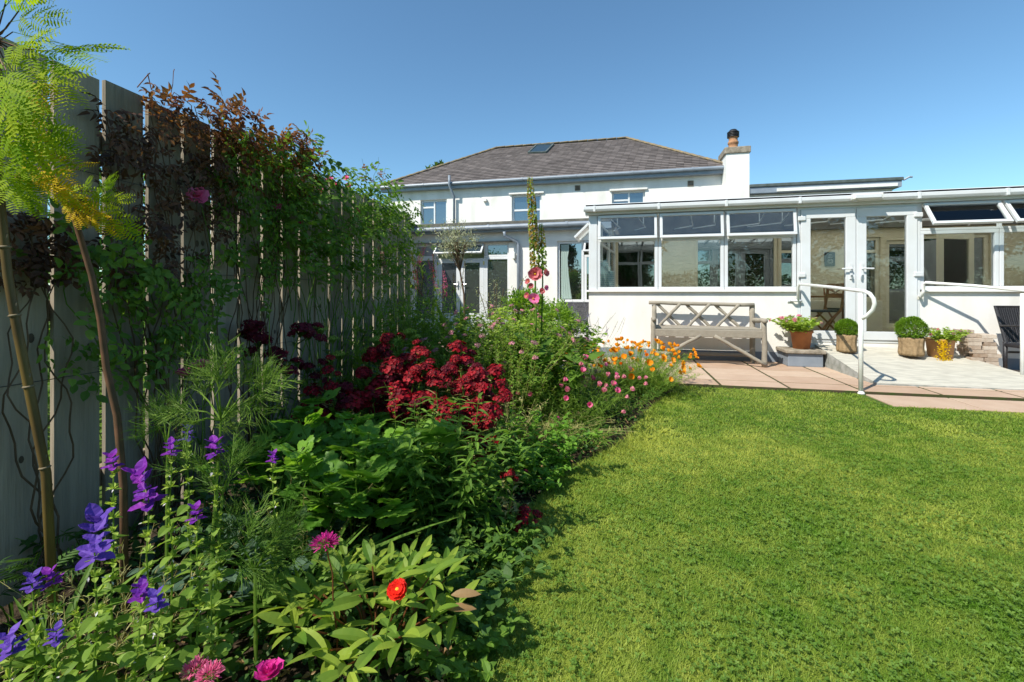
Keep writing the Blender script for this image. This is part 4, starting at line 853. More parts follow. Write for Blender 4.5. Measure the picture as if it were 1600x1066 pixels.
for z in (.8, 1.22, 1.6): b = MB(); b.tube([FP(1.4, .02, z)-fo, FP(3.3, .024, z-.01)-fo, FP(5.2, .02, z)-fo], .0016, 4); b.build('training_wire', M['wire'], fe)

# ------------------------------------------------------------ climbers on the fence
def climber(name, label, cat, s0, s1, zfun, n, leafT, leafL, lm, sm='bark', crange=(.02, .14), stems=10, base_s=None, out=(0.2, .6), lpos=None, droop=-.2, group=None, sr=.004, up=.3):
    base = FP(base_s or (s0+s1)/2, .1, 0); t = thing(name, base, label, cat, group); S = MB(); Lf = MB(); bs = base_s or (s0+s1)/2
    st = []
    for i in range(stems):
        sx = s0+(s1-s0)*(i+random.random())/stems; zt = zfun(sx)[1]*random.uniform(.8, 1.0); K = 24; P = []; ph = random.random()*6
        for j in range(K):
            u = j/(K-1); P.append(FP(bs+(sx-bs)*u**.8+.045*math.sin(u*9+ph)+.015*math.sin(u*31+ph*2), .05+.03*math.sin(u*11+i*2), zt*u)-base)
        P = np.array(P); S.tube(P, sr*(1-.5*np.linspace(0, 1, K)), 5, 0, .5, False); st.append(P)
    N = n; ss = rng.uniform(s0, s1, N); lo = np.array([zfun(q)[0] for q in ss]); hi = np.array([zfun(q)[1] for q in ss]); u = rng.random(N)**.75; z = lo+(hi-lo)*u
    cl = vnoise(ss*1.0, z*1.0, 5, hash(label) % 1000)*.6+vnoise(ss, z, 13, 5)*.4; k = cl > .36; ss, z = ss[k], z[k]; N = len(ss)
    c = rng.uniform(*crange, N)+.10*np.clip(z-1.7, 0, 1)*rng.random(N); P = F0+fD*ss[:, None]+fN*c[:, None]+np.array([0, 0, 1.])*z[:, None]-base
    D = fD*rng.normal(0, 1, N)[:, None]+fN*rng.uniform(*out, N)[:, None]+np.array([0, 0, 1.])*rng.normal(droop, .6, N)[:, None]; up_ = fN*.8+np.array([0, 0, up])+rng.normal(0, .35, (N, 3))
    Lf.inst(leafT, P, frames(D, up_), leafL*rng.uniform(.55, 1.15, N), 0); S.build('stems', M[sm], t); Lf.build('foliage', M[lm], t); return t, base
climber('clematis', 'dark purple leafed spray low on the leftmost boards behind the bamboo cane', 'climbing plant', fs(-20), fs(85), lambda s: (1.12, 1.42), 110, CLEML, .075, 'purple_leaf', stems=5, base_s=fs(60), crange=(.01, .1))
climber('clematis', 'dark purple leaved clematis sprawling over the left fence boards', 'climbing plant', fs(135), fs(345), lambda s: (1.25-.1*math.sin(s*7), 1.98+.05*math.sin(s*9)), 400, CLEML, .075, 'purple_leaf', stems=12, base_s=fs(250), crange=(.01, .12))
climber('clematis', 'red bronze leaved clematis topping the fence in the middle', 'climbing plant', fs(300), fs(465), lambda s: (1.76+.1*math.sin(s*9), 2.09+.06*math.sin(s*11)), 430, CLEML, .085, 'red_leaf', stems=9, base_s=fs(380), crange=(.0, .18), droop=.3, up=1)
climber('clematis', 'small spray of bronze clematis leaves above the leftmost boards', 'climbing plant', fs(185), fs(262), lambda s: (1.88, 2.03), 46, CLEML, .075, 'red_leaf', stems=3, base_s=fs(220), crange=(.0, .12), droop=.4, up=1)
tr_, bs_ = climber('climbing_rose', 'green climbing rose with pink flowers trained low on the left boards', 'climbing rose', fs(60), fs(330), lambda s: (.75, 1.32+.1*math.sin(s*8)), 240, ROSEL, .10, 'g_mid', 'g_mid', stems=9, base_s=fs(330), crange=(.02, .2))
for (px, py, c) in ((310, 306, .16), (432, 322, .12)):
    s = fs(px); t_ = s*.987; p = at(px, py, t_*.96); b = MB(); b.tube([FP(s+.08, .05, 1.0)-bs_, (FP(s+.03, .1, 1.2)+p)/2-bs_, p-bs_], [.004, .003, .002], 5); b.build('stems', M['g_mid'], tr_); put('flower', ROSE, tr_, p-bs_, rot_to(-cF+.4*cR+np.array([0, 0, .3])), 1.1 if px < 400 else .75)
climber('honeysuckle', 'mixed green climber weaving between the bronze clematis and the far rambler', 'climbing plant', fs(320), fs(470), lambda s: (1.15+.1*math.sin(s*13), 2.02), 420, ROSEL, .095, 'g_mid', 'bark', stems=10, base_s=fs(400), crange=(.01, .16))
tr_, bs_ = climber('climbing_rose', 'dense lit green rambler arching over the far half of the fence', 'climbing rose', fs(400), fs(600), lambda s: (1.2, 2.09-.05*(s-2.8)+.06*math.sin(s*5+.5)+.06*math.sin(s*17)), 1150, ROSEL, .11, 'g_mid', 'g_mid', stems=26, base_s=fs(500), crange=(.02, .34), out=(.3, 1.), up=1)
for (px, py) in ((480, 273), (516, 281), (526, 289), (541, 279), (545, 291), (502, 300), (560, 330), (468, 350), (590, 345)): p = at(px, py, fs(px)*.987*.95); put('flower', ROSE, tr_, p-bs_, rot_to(-cF+.2*cR+np.array([0, 0, .6])), .62)
climber('rambling_rose', 'thin green rambler with bronze tips on the far end of the fence', 'climbing rose', fs(585), fs(645), lambda s: (.9, 1.93), 240, ROSEL, .085, 'g_light', 'g_mid', stems=9, base_s=fs(610), crange=(.02, .25), out=(.2, .8))
tt, _ = plant('rose_shoot', FP(fs(560), .12, 1.85), 'bare arching rose shoot with bronze leaves standing above the fence', 'rose shoot', n=4, H=.55, spread=.12, leafT=ROSEL, leafL=.10, per=5, lm='red_leaf', sm='g_mid', lo=.35)
# wandering tendrils along the top
b = MB(); K = 22; o0 = FP(fs(205), .03, 2.0)
P = [FP(fs(205)+(fs(345)-fs(205))*i/K, .03+.03*math.sin(i*1.3), 2.02+.06*math.sin(i*.8)+.05*math.sin(i*.33)+.015*math.sin(i*2.9))-o0 for i in range(K+1)]
b.tube(P, .0022, 4); b.tube([P[8], P[8]+np.array([.02, .0, .08]), P[8]+np.array([.0, .02, .15]), P[8]+np.array([-.03, .05, .18])], .0018, 4); tag(b.build('clematis_tendril', M['red_leaf'], None, loc=o0), 'thin leafless clematis tendril curling above the fence top', 'tendril')
for i in range(9):
    px = 470+i*19; s = fs(px); tt, _ = plant('sweet_pea' if i % 2 else 'tall_grass_stems', FP(s, .30+.12*(i % 3), 0), '', 'plant', n=9, H=1.35+.2*random.random()+.15*(i % 2), spread=.10, leafT=SLIM if i % 2 == 0 else LANCE, leafL=.13, per=16, lm='g_light' if i % 3 else 'g_mid', sm='g_light', lean=.1, el=(.7, 1.3), sr=.0028)
    tag(tt, 'tall upright green stems against the fence, %s from the house end' % ['ninth', 'eighth', 'seventh', 'sixth', 'fifth', 'fourth', 'third', 'second', 'first'][i], None, 'tall stems against the fence')

# ------------------------------------------------------------ mimosa tree, canes
mt = thing('mimosa_tree', gnd(195, 1.62), 'slim mimosa tree with feathery yellow green fronds in front of the left fence', 'tree'); mo = np.array(mt.location)
tr = [(195, 830, 1.62), (193, 760, 1.62), (183, 650, 1.6), (166, 575, 1.6), (157, 500, 1.58), (143, 430, 1.56), (118, 345, 1.54), (85, 285, 1.5), (52, 235, 1.46), (22, 190, 1.42), (5, 150, 1.38), (-10, 60, 1.32)]
P = np.array([at(*q)-mo for q in tr]); P[0][2] = 0; b = MB(); b.tube(P, np.linspace(.0125, .006, len(P)), 8); b.build('trunk', M['bark_mimosa'], mt, smooth=True)
b = MB(); fr = [(20, 160, 200, 70, 1.35, 0), ]
L_ = MB(); Yl = MB()
def frond(px, py, ang, ln, t, up=(0, 0, 0), m=None, a=None):
    """ang: image angle (deg, 0 right, 90 up)"""
    q = rad(ang); d = cR*math.cos(q)+np.array([0, 0, 1.])*math.sin(q)-cF*random.uniform(-.3, .4); n_ = np.array([0, 0, .75])-cF*.7+rng.normal(0, .35, 3)
    (m or L_).inst(MIMO, at(px, py, t)-mo, frames(d[None], n_), ln*.72, 0, random.random() if a is None else a)
    base = P[np.argmin(np.linalg.norm(P-(at(px, py, t)-mo), axis=1))]
    b.tube([base, (base+at(px, py, t)-mo)/2+np.array([0, 0, -.01]), at(px, py, t)-mo], [.003, .002, .0016], 4, cap=False)
FR = ((15, 35, 8, .17, 1.3), (20, 50, -12, .19, 1.3), (70, 80, 18, .20, 1.32), (75, 80, -15, .22, 1.3), (60, 95, -42, .2, 1.36), (5, 60, -30, .16, 1.22), (5, 75, -60, .2, 1.25), (10, 110, -75, .2, 1.2), (25, 120, -50, .19, 1.3), (2, 150, -20, .16, 1.25),
        (0, 170, -62, .2, 1.2), (15, 180, -20, .2, 1.3), (30, 200, -35, .2, 1.35), (0, 210, -85, .18, 1.25), (8, 230, -40, .17, 1.3), (45, 245, 5, .16, 1.4), (40, 130, 30, .18, 1.4), (85, 300, -8, .17, 1.45), (60, 260, -65, .15, 1.4), (150, 320, 75, .10, 1.5), (145, 318, 15, .12, 1.5), (140, 325, -30, .17, 1.5), (0, 260, -10, .15, 1.25), (10, 280, -45, .14, 1.3), (0, 20, 60, .2, 1.3), (-5, 110, 40, .2, 1.25), (10, 0, 20, .18, 1.3))
for (px, py, ang, ln, t) in FR: frond(px, py, ang, ln, t); random.random() < .35 and frond(px+random.uniform(-25, 20), py+random.uniform(-22, 22), ang+random.uniform(-25, 25), ln*random.uniform(.7, 1.05), t+random.uniform(-.06, .06))
for (px, py, ang, ln, t) in ((70, 225, -25, .17, 1.4), (75, 255, -50, .19, 1.42), (100, 300, -35, .15, 1.45), (130, 330, -28, .17, 1.5), (60, 120, -80, .15, 1.35), (45, 180, -70, .14, 1.35), (20, 260, -30, .13, 1.3), (85, 265, 20, .13, 1.4), (110, 310, -60, .13, 1.5)): frond(px, py, ang, ln*.85, t, m=Yl, a=random.random())
b.build('branches', M['bark_mimosa'], mt); L_.build('fronds', M['g_mimosa'], mt); Yl.build('fronds', M['g_yellow'], mt)
for k, (lab, pts) in enumerate((('olive brown bamboo cane leaning at the far left edge', [(88, 850, 1.4), (72, 740, 1.38), (48, 620, 1.36), (28, 520, 1.34), (12, 430, 1.33), (2, 330, 1.32), (-8, 200, 1.3)]), ('second bamboo cane almost cut off by the left edge', [(12, 860, 1.75), (6, 700, 1.72), (5, 560, 1.7), (-4, 430, 1.7)]))):
    c = thing('bamboo_cane', gnd(pts[0][0], pts[0][2]), lab, 'cane'); co = np.array(c.location); P2 = np.array([at(*q)-co for q in pts]); P2[0][2] = 0; b = MB(); b.tube(P2, np.linspace(.0125, .010, len(P2)), 10)
    for q in (.18, .36, .55, .74):
        j = q*(len(P2)-1); i = int(j); p = P2[i]+(P2[i+1]-P2[i])*(j-i); d = nrm(P2[i+1]-P2[i]); b.tube([p-d*.004, p, p+d*.004], [.012, .015, .012], 10, 1); b.tube([p, p+d*.04+cR*.012], [.006, .002], 5, 1)
    b.build('culm', [M['cane'], M['cane_node']], c, smooth=True)

# ------------------------------------------------------------ clary sage (purple tops), foreground
SAGEB = tleaf(.66, 6, .3, -.05, .42, .0, wave=.035)
def sage(px, t, pyt, big, label, bpx=None, vio=False):
    base = gnd(bpx if bpx else px+random.uniform(-12, 12), t+random.uniform(-.02, .05)); topp = at(px, pyt, t); th = thing('clary_sage', base, label, 'flowering plant', 'clary sage stems'); tp = topp-base; S = MB(); Lf = MB(); Cx = MB(); Fl = MB()
    K = 8; ts = np.linspace(0, 1, K); P = tp[None]*ts[:, None]+rng.normal(0, .006, (K, 3))*np.sin(ts*PI)[:, None]; P[:, :2] *= ts[:, None]**.4; S.tube(P, .0032*(1-.45*ts), 6, 0, .6, False)
    H = tp[2]; ips = lambda u: np.array([np.interp(u, ts, P[:, k]) for k in range(3)])
    u = 1.0; i = 0
    while u > .52 and i < 9:                              # calyx whorls
        u = 1-.035/H*0-(.05+.05*i)/H*.7*1.0; u = 1-(.035+.042*i)/H
        if u < .35: break
        p = ips(u); n_ = 7; az = rng.random(n_)*6.28; e = rng.uniform(.1, .9, n_); D = np.stack([np.cos(az)*np.cos(e), np.sin(az)*np.cos(e), np.sin(e)], -1)
        Cx.inst(tleaf(.55, 3, .8, -.2, .5), np.repeat(p[None], n_, 0)+D*.004, frames(D, (0, 0, 1)), .017*rng.uniform(.8, 1.2, n_), 0)
        az = rng.random(2)*6.28; az[1] = az[0]+PI; D = np.stack([np.cos(az), np.sin(az), np.full(2, .1)], -1); Cx.inst(OVAL, np.repeat(p[None], 2, 0), frames(D, (0, 0, 1)), .022, 0)
        if i % 2: Cx.inst(SMALL, p+nrm(rng.normal(0, 1, (2, 3)))*.012, frames(rng.normal(0, 1, (2, 3)), (0, 0, 1)), .011, 1)
        i += 1
    for k in range(10):                                    # big paired leaves below
        uu = .08+.065*k; p = ips(uu); a0 = k*1.57+random.random()*.5
        for sg in (0, PI): D = np.array([math.cos(a0+sg), math.sin(a0+sg), random.uniform(-.1, .5)]); Lf.inst(BROAD, p, frames(D[None], rng.normal(0, .3, 3)+(0, 0, 1)), .056*(1.15-uu*.7)*random.uniform(.8, 1.2), 0, random.random())
    [S.M.append(q+1) or S.V.append(v) or S.L.append(l+S.n) or S.S.append(z) or S.A.append(a) for q, v, l, z, a in ((np.concatenate(Cx.M), np.concatenate(Cx.V), np.concatenate(Cx.L), np.concatenate(Cx.S), np.concatenate(Cx.A)),)]; S.build('stem', [M['g_light'], M['g_lime'], M['p_white']], th); Lf.build('foliage', M['g_light'], th)
    
    B = MB(); nr = 3 if big < 1.3 else 5
    for r in range(nr):
        nb = 4 if r < 2 else 3; s = (.033 if big < 1.3 else .040)*big*(1-.15*(nr-1-abs(r-nr*.35)))
        for j in range(nb): B.inst(SAGEB, (0, 0, .013*big*r), Rz(j*2*PI/nb+r*.8+random.uniform(-.3, .3))@Rx(-.05+.36*r*(3/nr)+random.uniform(-.12, .15)), s, 0, random.random())
    B.build('bracts', M['p_violet' if vio else 'p_purple'], th, loc=tuple(P[-1]-np.array([0, 0, .012*big])), rot=(random.uniform(-.25, .25), random.uniform(-.25, .25), random.random()*6))
for a in ((177, 1.30, 722, 1.0, 'clary sage with a bright purple top in front of the mimosa trunk'), (148, 1.10, 856, 1.75, 'clary sage with the widest violet blue bracts, low left of centre clump', None, True), (232, 1.25, 775, 1.7, 'clary sage with a crowded double magenta purple top'), (268, 1.32, 702, .95, 'clary sage with a pinkish purple tuft directly above the crowded double top'),
          (293, 1.5, 680, 1.05, 'clary sage with dark purple bracts half behind the feathery green tuft', None, True), (337, 1.32, 702, 1.2, 'clary sage with spreading purple bracts against the feathery stem'), (426, 1.5, 716, .8, 'clary sage with a narrow purple top in front of the broad lobed leaves'), (307, 1.2, 805, .95, 'clary sage with a small deep purple star above a long seedy stem'),
          (50, 1.08, 912, .9, 'clary sage with a pale violet top near the lower left corner', None, True), (84, 1.10, 903, .9, 'clary sage with a tilted purple top right of the pale violet one'), (88, 1.0, 995, .8, 'clary sage with a closed blue violet bud low at the left', None, True), (20, .98, 1008, 1.2, 'clary sage with wide violet bracts at the bottom left edge', None, True), (220, 1.12, 925, 1.0, 'clary sage with an upright violet top below the crowded double one'), (246, 1.08, 942, 1.0, 'clary sage with pointed violet bracts beside its upright neighbour', None, True), (120, 1.22, 940, .01, 'leafy clary sage stem without a purple top at the lower left'), (330, 1.15, 930, .01, 'leafy green clary sage stem without a purple top near the pink pompoms')): sage(*a)

# ------------------------------------------------------------ feathery plants (dill-like)
def feathery(px, t, tufts, label, lm='g_light', bpx=None, sc=.16):
    base = gnd(bpx or px, t); th = thing('feathery_cosmos', base, label, 'plant'); S = MB(); Lf = MB()
    Cn = at(np.mean([q[0] for q in tufts]), np.mean([q[1] for q in tufts])+35, t)-base; S.tube([(0, 0, 0), Cn*np.array([.4, .4, .5]), Cn], [.006, .005, .0035], 6, 0, .6, False)
    for (x, y, ang, s) in tufts:
        tt = t+random.uniform(-.1, .1); p = at(x, y, tt)-base; q = rad(ang); d = cR*math.cos(q)+np.array([0, 0, 1.])*math.sin(q)+cF*random.uniform(-.3, .3)
        for k in range(3): Lf.inst(TUFT, p-d*.02*k, frames((d+rng.normal(0, .35, 3))[None], rng.normal(0, 1, 3)), s*sc*random.uniform(.8, 1.15), 0, random.random())
        S.tube([Cn, (Cn+p)/2+np.array([0, 0, .01]), p], [.003, .0025, .002], 5, 0, .6, False)
    S.build('stems', M['g_light'], th); Lf.build('foliage', M[lm], th)
feathery(335, 1.5, [(310, 610, 130, .9), (300, 640, 170, .9), (340, 590, 90, 1), (375, 600, 60, 1.1), (395, 625, 20, 1.1), (330, 600, 110, 1), (400, 600, 45, .9), (360, 640, -10, .8), (345, 660, 20, .8), (300, 660, 190, .8)], 'bright feathery cosmos foliage standing against the fence behind the sage', bpx=325)
feathery(260, 1.62, [(255, 650, 150, .9), (250, 670, 200, .9), (270, 640, 100, .8), (270, 690, 230, .7)], 'darker feathery tuft just left of the bright feathery cosmos', 'g_mid', sc=.15)
feathery(400, 1.35, [(380, 860, 60, 1), (400, 850, 30, 1), (370, 840, 120, 1), (420, 860, 0, .9), (390, 880, -20, .9), (355, 860, 170, .8), (430, 840, 45, .9), (440, 870, -10, .8)], 'low feathery green tuft beside the purple pompom flower', 'g_mid', sc=.15)
feathery(330, 1.4, [(360, 740, 80, .8), (340, 760, 110, .8), (380, 720, 60, .8), (310, 730, 150, .8)], 'small feathery tuft growing between the clary sage stems', 'g_mid', sc=.14)

# ------------------------------------------------------------ peony, zinnia, pompoms
base = gnd(592, 1.42); pe = thing('peony', base, 'low peony with broad yellowing green leaves at the edge of the lawn', 'plant'); S = MB(); Lf = MB(); Dr = MB()
for i in range(26):
    q = i*2.4; rr = math.sqrt((i+.5)/26); d = np.array([math.cos(q), math.sin(q), 0]); tip = d*.27*rr+np.array([0, 0, .15+.14*(1-rr*.8)+random.uniform(-.02, .03)]); S.tube([d*.02, tip*.55+np.array([0, 0, .02]), tip], [.004, .003, .0025], 5, 0, .5, False)
    for j in range(7):
        a = q+(j-3)*.75+random.uniform(-.2, .2); e = random.uniform(.0, .75) if j not in (3,) else .7; D = np.array([math.cos(a)*math.cos(e), math.sin(a)*math.cos(e), math.sin(e)]); p0 = tip-np.array([0, 0, .012*abs(j-3)])
        (Lf).inst(PEON, p0+D*.012, frames(D[None], np.array([0, 0, 1])+rng.normal(0, .3, 3)), random.uniform(.07, .115), 0, random.random())
S.build('stems', M['red_leaf'], pe); Lf.build('foliage', M['g_peony'], pe)
b = MB(); 
for (px, py) in ((705, 930), (698, 952)): b.inst(PEON, at(px, py, 1.32)-base, frames((cR+np.array([0, 0, .15]))[None], rng.normal(0, .3, 3)+(0, -.2, 1)), .085, 0, random.random())
b.build('withered_leaves', M['dry'], pe)
def single(name, px, py, t, bpx, mesh, label, s=1., lm='g_mid', face=(0, 0, 1), leafs=6, sr=.003, leafT=OVAL, leafL=.04, sm='g_light'):
    base = gnd(bpx, t); p = at(px, py, t)-base; th = thing(name, base, label, 'flower'); b = MB(); K = 6; ts = np.linspace(0, 1, K); P = np.stack([p*np.array([u**1.5, u**1.5, u]) for u in ts])+rng.normal(0, .003, (K, 3)); P[-1] = p; b.tube(P, sr*(1-.4*ts), 6); b.build('stem', M[sm], th)
    if leafs:
        Lf = MB()
        for k in range(leafs): u = (k//2+.7)/(leafs/2+.7); j = u*(K-1); i = min(int(j), K-2); q = P[i]+(P[i+1]-P[i])*(j-i); a = k*PI+k//2*1.3; Lf.inst(leafT, q, frames(np.array([[math.cos(a), math.sin(a), .3]]), (0, 0, 1)), leafL, 0)
        Lf.build('foliage', M[lm], th)
    put('flower', mesh, th, p, rot_to(np.array(face)), s); return th
single('zinnia', 621, 922, 1.22, 585, ZIN, 'single red zinnia with a yellow centre above the peony leaves', 1.0, 'g_light', nrm(-cF*.8+np.array([0, 0, .9])))
single('scabious', 508, 850, 1.3, 532, POMP, 'purple pink pompom flower on a tall reddish stem left of the peony', 1.3, leafs=4, sm='red_leaf')
for i, (px, py, t, lab, me) in enumerate(((305, 1047, 1.12, 'left one of the pink fluffy pompoms at the bottom edge', POM2), (327, 1056, 1.08, 'right one of the pink fluffy pompoms at the bottom edge', POM2), (420, 1058, 1.05, 'bright magenta double bloom cut by the bottom edge', GAR), (315, 575, 2.0, 'magenta flower against the fence above the bright feathery foliage', GAR), (288, 588, 2.05, 'deep magenta flower half hidden left of the other one at the fence', GAR))): single('ageratum' if me is POM2 else 'annual_aster', px, py, t, px+5, me, lab, 1.1 if me is POM2 else (.9 if t < 1.5 else 1.2), leafs=8)
single('poppy', 421, 486, 2.4, 422, SED, 'upright poppy seed head against the dark fence', .3, leafs=2); single('poppy', 320, 440, 2.3, 322, SED, 'small seed head on a thin stem before the rose leaves', .15, leafs=0)

# ------------------------------------------------------------ bed: middle plants
plant('day_lily', gnd(465, 1.55), 'blue green strap leaved clump arching between sage and peony', n=1, H=.05, spread=.01, leafT=STRAP, leafL=.34, per=80, lm='g_mid', el=(.35, 1.2), taper=0, lo=0, sr=.001)
plant('day_lily', gnd(95, 1.35), 'grassy narrow leaved clump at the foot of the bamboo cane', n=1, H=.05, spread=.01, leafT=STRAP, leafL=.26, per=40, lm='g_mid', el=(.5, 1.4), taper=0, lo=0, sr=.001)
lv, _ = plant('lovage', gnd(545, 2.2), 'lush bushy plant with broad lobed green leaves in front of the red flowers', n=40, H=.70, spread=.38, leafT=LOVL, leafL=.20, per=7, lm='g_glossy', sm='g_light', el=(.0, .7), lo=.35, sr=.005, taper=.25, base_r=.16, Hvar=.35)
plant('phlox', gnd(700, 2.15), 'upright dark green plant with narrow pointed leaves right of the lobed leaves', n=22, H=.74, spread=.24, leafT=tleaf(.26, 4, .4, .3, .35), leafL=.115, per=40, whorls=2, lm='g_mid', sm='g_light', el=(.05, .5), lo=.1, sr=.0035, taper=.35, base_r=.16, Hvar=.3)
plant('phlox', gnd(640, 2.35), 'slender upright green stems between the lobed leaves and the red flowers', n=9, H=.78, spread=.16, leafT=LANCE, leafL=.12, per=34, whorls=2, lm='g_mid', sm='g_light', el=(.05, .6), lo=.2, sr=.003, base_r=.1)
def sweet_w(px, t, heads, label, me=None, gl='g_straw'):
    base = gnd(px, t); th = thing('sweet_william', base, label, 'flowering plant', 'dark red sweet williams'); S = MB(); Lf = MB()
    for (x, y, s) in heads:
        tt = t+random.uniform(-.12, .12); p = at(x, y, tt)-base; b0 = rng.normal(0, .04, 3); b0[2] = 0; K = 6; P = np.stack([b0+(p-b0)*np.array([u**1.3, u**1.3, u]) for u in np.linspace(0, 1, K)]); S.tube(P, .0032, 5, 0, random.random(), False)
        for q in range(16): u = random.uniform(.3, .97); j = u*(K-1); i = min(int(j), K-2); pp = P[i]+(P[i+1]-P[i])*(j-i); a = random.random()*6.28; Lf.inst(LANCE, pp, frames(np.array([[math.cos(a), math.sin(a), random.uniform(.2, .9)]]), (0, 0, 1)), random.uniform(.04, .09), 0)
        put('flower_head', me or random.choice(SW), th, p, rot_to(np.array([random.uniform(-.35, .35), random.uniform(-.5, .1), 1])), s*random.uniform(1.0, 1.25))
        for q in range(3): o = rng.normal(0, .035, 3); put('flower_head', me or random.choice(SW+[SWM]), th, p+o, rot_to(np.array([o[0]*9, o[1]*9-.3, 1])), s*random.uniform(.5, .85))
    S.build('stems', M['g_light'], th); Lf.build('foliage', M[gl], th)
sweet_w(620, 2.75, [(605, 530, .9), (585, 560, 1.1), (610, 575, 1.2), (640, 562, 1), (655, 550, .9), (638, 578, 1.1), (662, 578, 1.1), (595, 600, 1.1), (570, 585, 1), (600, 545, 1), (625, 600, 1.2), (648, 592, 1.1)], 'dark red sweet william behind the lobed leaves, tallest of the middle group')
sweet_w(600, 2.6, [(580, 618, 1.1), (610, 610, 1.1), (640, 630, 1.1), (620, 640, 1.1), (655, 625, 1.1), (660, 645, 1), (570, 635, .9), (600, 630, 1), (680, 635, .9), (625, 620, 1.2), (590, 645, 1), (640, 655, 1), (672, 622, 1), (615, 660, .9)], 'dark red sweet william with the widest mass of heads just above the lobed leaves')
sweet_w(735, 2.7, [(715, 545, 1.1), (725, 565, 1.1), (705, 580, 1.1), (745, 585, 1.1), (735, 600, 1.2), (755, 608, 1.1), (775, 580, 1), (780, 600, 1), (760, 625, 1.2), (735, 625, 1.1), (715, 600, 1), (695, 592, .9)], 'tallest and fullest dark red sweet william right of the middle group')
sweet_w(500, 2.55, [(512, 580, .7), (490, 612, .9), (525, 608, .9), (555, 618, .8), (470, 655, .9), (490, 660, 1), (505, 650, .9), (500, 678, .8), (480, 668, 1), (515, 665, 1), (535, 612, .9), (500, 640, .9), (550, 630, 1), (470, 670, .8)], 'dark red sweet william at the left behind the lobed leaves')
sweet_w(690, 2.45, [(680, 600, .9), (700, 640, 1), (745, 650, 1), (770, 645, 1), (755, 665, .9), (790, 620, .8), (690, 660, .9), (720, 650, 1.1), (765, 690, .8), (735, 680, .8)], 'dark red sweet william in front of the tallest one, lower and looser')
sweet_w(755, 2.35, [(748, 690, .8), (755, 715, .7), (742, 725, .6)], 'drooping dark red sweet william heads below the tallest one'); sweet_w(800, 2.2, [(815, 812, .75), (820, 798, .6), (790, 742, .5), (803, 750, .5)], 'dark red sweet william flopped onto the edge of the lawn')
sweet_w(415, 2.45, [(398, 515, 1.1), (405, 530, 1.1), (388, 522, .9), (470, 515, 1), (482, 522, .9), (430, 555, 1), (450, 580, .9), (480, 575, .9)], 'blackish maroon sweet william against the shaded fence', SWM, 'g_dark')
def umbs(px, t, heads, label):
    base = gnd(px, t); th = thing('sedum', base, label, 'flowering plant', 'pale green flat headed sedums'); S = MB(); Lf = MB()
    for (x, y, s) in heads:
        p = at(x, y, t)-base; S.tube([(0, 0, 0), p*np.array([.6, .6, .5]), p], [.005, .004, .003], 5, 0, .5, False); put('flower_head', SED, th, p, rot_to((0, 0, 1)), s)
        for q in range(10): u = random.uniform(.4, .95); a = random.random()*6.28; Lf.inst(OVAL, p*u, frames(np.array([[math.cos(a), math.sin(a), .4]]), (0, 0, 1)), .06, 0)
    S.build('stems', M['g_light'], th); Lf.build('foliage', M['g_blue'], th)
umbs(595, 3.1, [(588, 532, .9), (578, 548, .9), (640, 520, .9), (650, 527, .7), (572, 560, .7)], 'pale green sedum heads directly behind the red flowers'); umbs(505, 2.9, [(500, 515, .9), (520, 530, .7), (530, 555, .9), (515, 565, .6)], 'pale green sedum heads in the shade left of the red flowers')
plant('oregano', gnd(790, 3.9), 'bushy oregano mound sprinkled with dusky pink flower heads', n=90, H=1.16, spread=.46, leafT=SMALL, leafL=.045, per=60, taper=.2, lm='g_light', sm='g_straw', lo=.15, base_r=.28, sr=.002, flowers=((OREG, 'flower_head', 1.1), (ORE2, 'flower_head', 1.)), nf=60)
plant('oregano', gnd(705, 3.6), 'smaller oregano clump with fading heads behind the sweet williams', n=50, H=.92, spread=.34, leafT=SMALL, leafL=.045, per=50, lm='g_mid', sm='g_straw', lo=.15, base_r=.2, sr=.002, flowers=((OREG, 'flower_head', 1.),), nf=16)
plant('artichoke', gnd(850, 4.1), 'coarse dark green leafy clump at the foot of the hollyhock', n=10, H=.85, spread=.35, leafT=BROAD, leafL=.30, per=8, lm='g_mid', el=(.2, .9), lo=.1, base_r=.15)
plant('leafy_shrub', gnd(868, 4.5), 'leafy green shrub right behind the dusky pink oregano', n=60, H=1.15, spread=.34, leafT=OVAL, leafL=.08, per=30, taper=.2, lm='g_light', el=(0, .8), base_r=.2)
plant('leafy_shrub', gnd(640, 4.3), 'mixed green shrub below the red spikes at the end of the fence', n=80, H=1.18, spread=.5, leafT=OVAL, leafL=.085, per=32, taper=.2, lm='g_light', el=(0, .8), base_r=.3, sm='g_mid')
plant('leafy_shrub', gnd(700, 4.9), 'loose mid green shrub below the crown of the olive tree', n=70, H=1.15, spread=.45, leafT=LANCE, leafL=.10, per=36, lm='g_mid', el=(0, .9), base_r=.35, taper=.2)
plant('leafy_shrub', gnd(805, 4.7), 'yellow green leafy shrub directly behind the hollyhock', n=60, H=1.12, spread=.4, leafT=OVAL, leafL=.075, per=32, lm='g_lime', el=(0, .8), base_r=.3, taper=.2)
plant('leafy_shrub', gnd(745, 5.0), 'low bright green shrub in front of the white french doors', n=80, H=1.12, spread=.5, leafT=OVAL, leafL=.075, per=32, taper=.2, lm='g_lime', el=(0, .8), base_r=.35)
for (px, t, y0, n, lab) in ((628, 3.7, 445, 4, 'persicaria with pink red spikes right beside the fence end'), (670, 3.9, 432, 6, 'persicaria with two tall pink spikes before the left french door'), (697, 3.8, 455, 6, 'persicaria with the darkest red spikes, right of the other two')):
    plant('persicaria', gnd(px, t), lab, 'flowering plant', n=n*2, H=(hz(y0, t)+.03)*1.30, spread=.14, leafT=LANCE, leafL=.13, per=8, lm='g_light', sm='g_light', lean=.2, flowers=((PERS, 'flower_spike', 1.6), (PERS2, 'flower_spike', 1.5)), nf=n, sr=.0025, Hvar=.12)
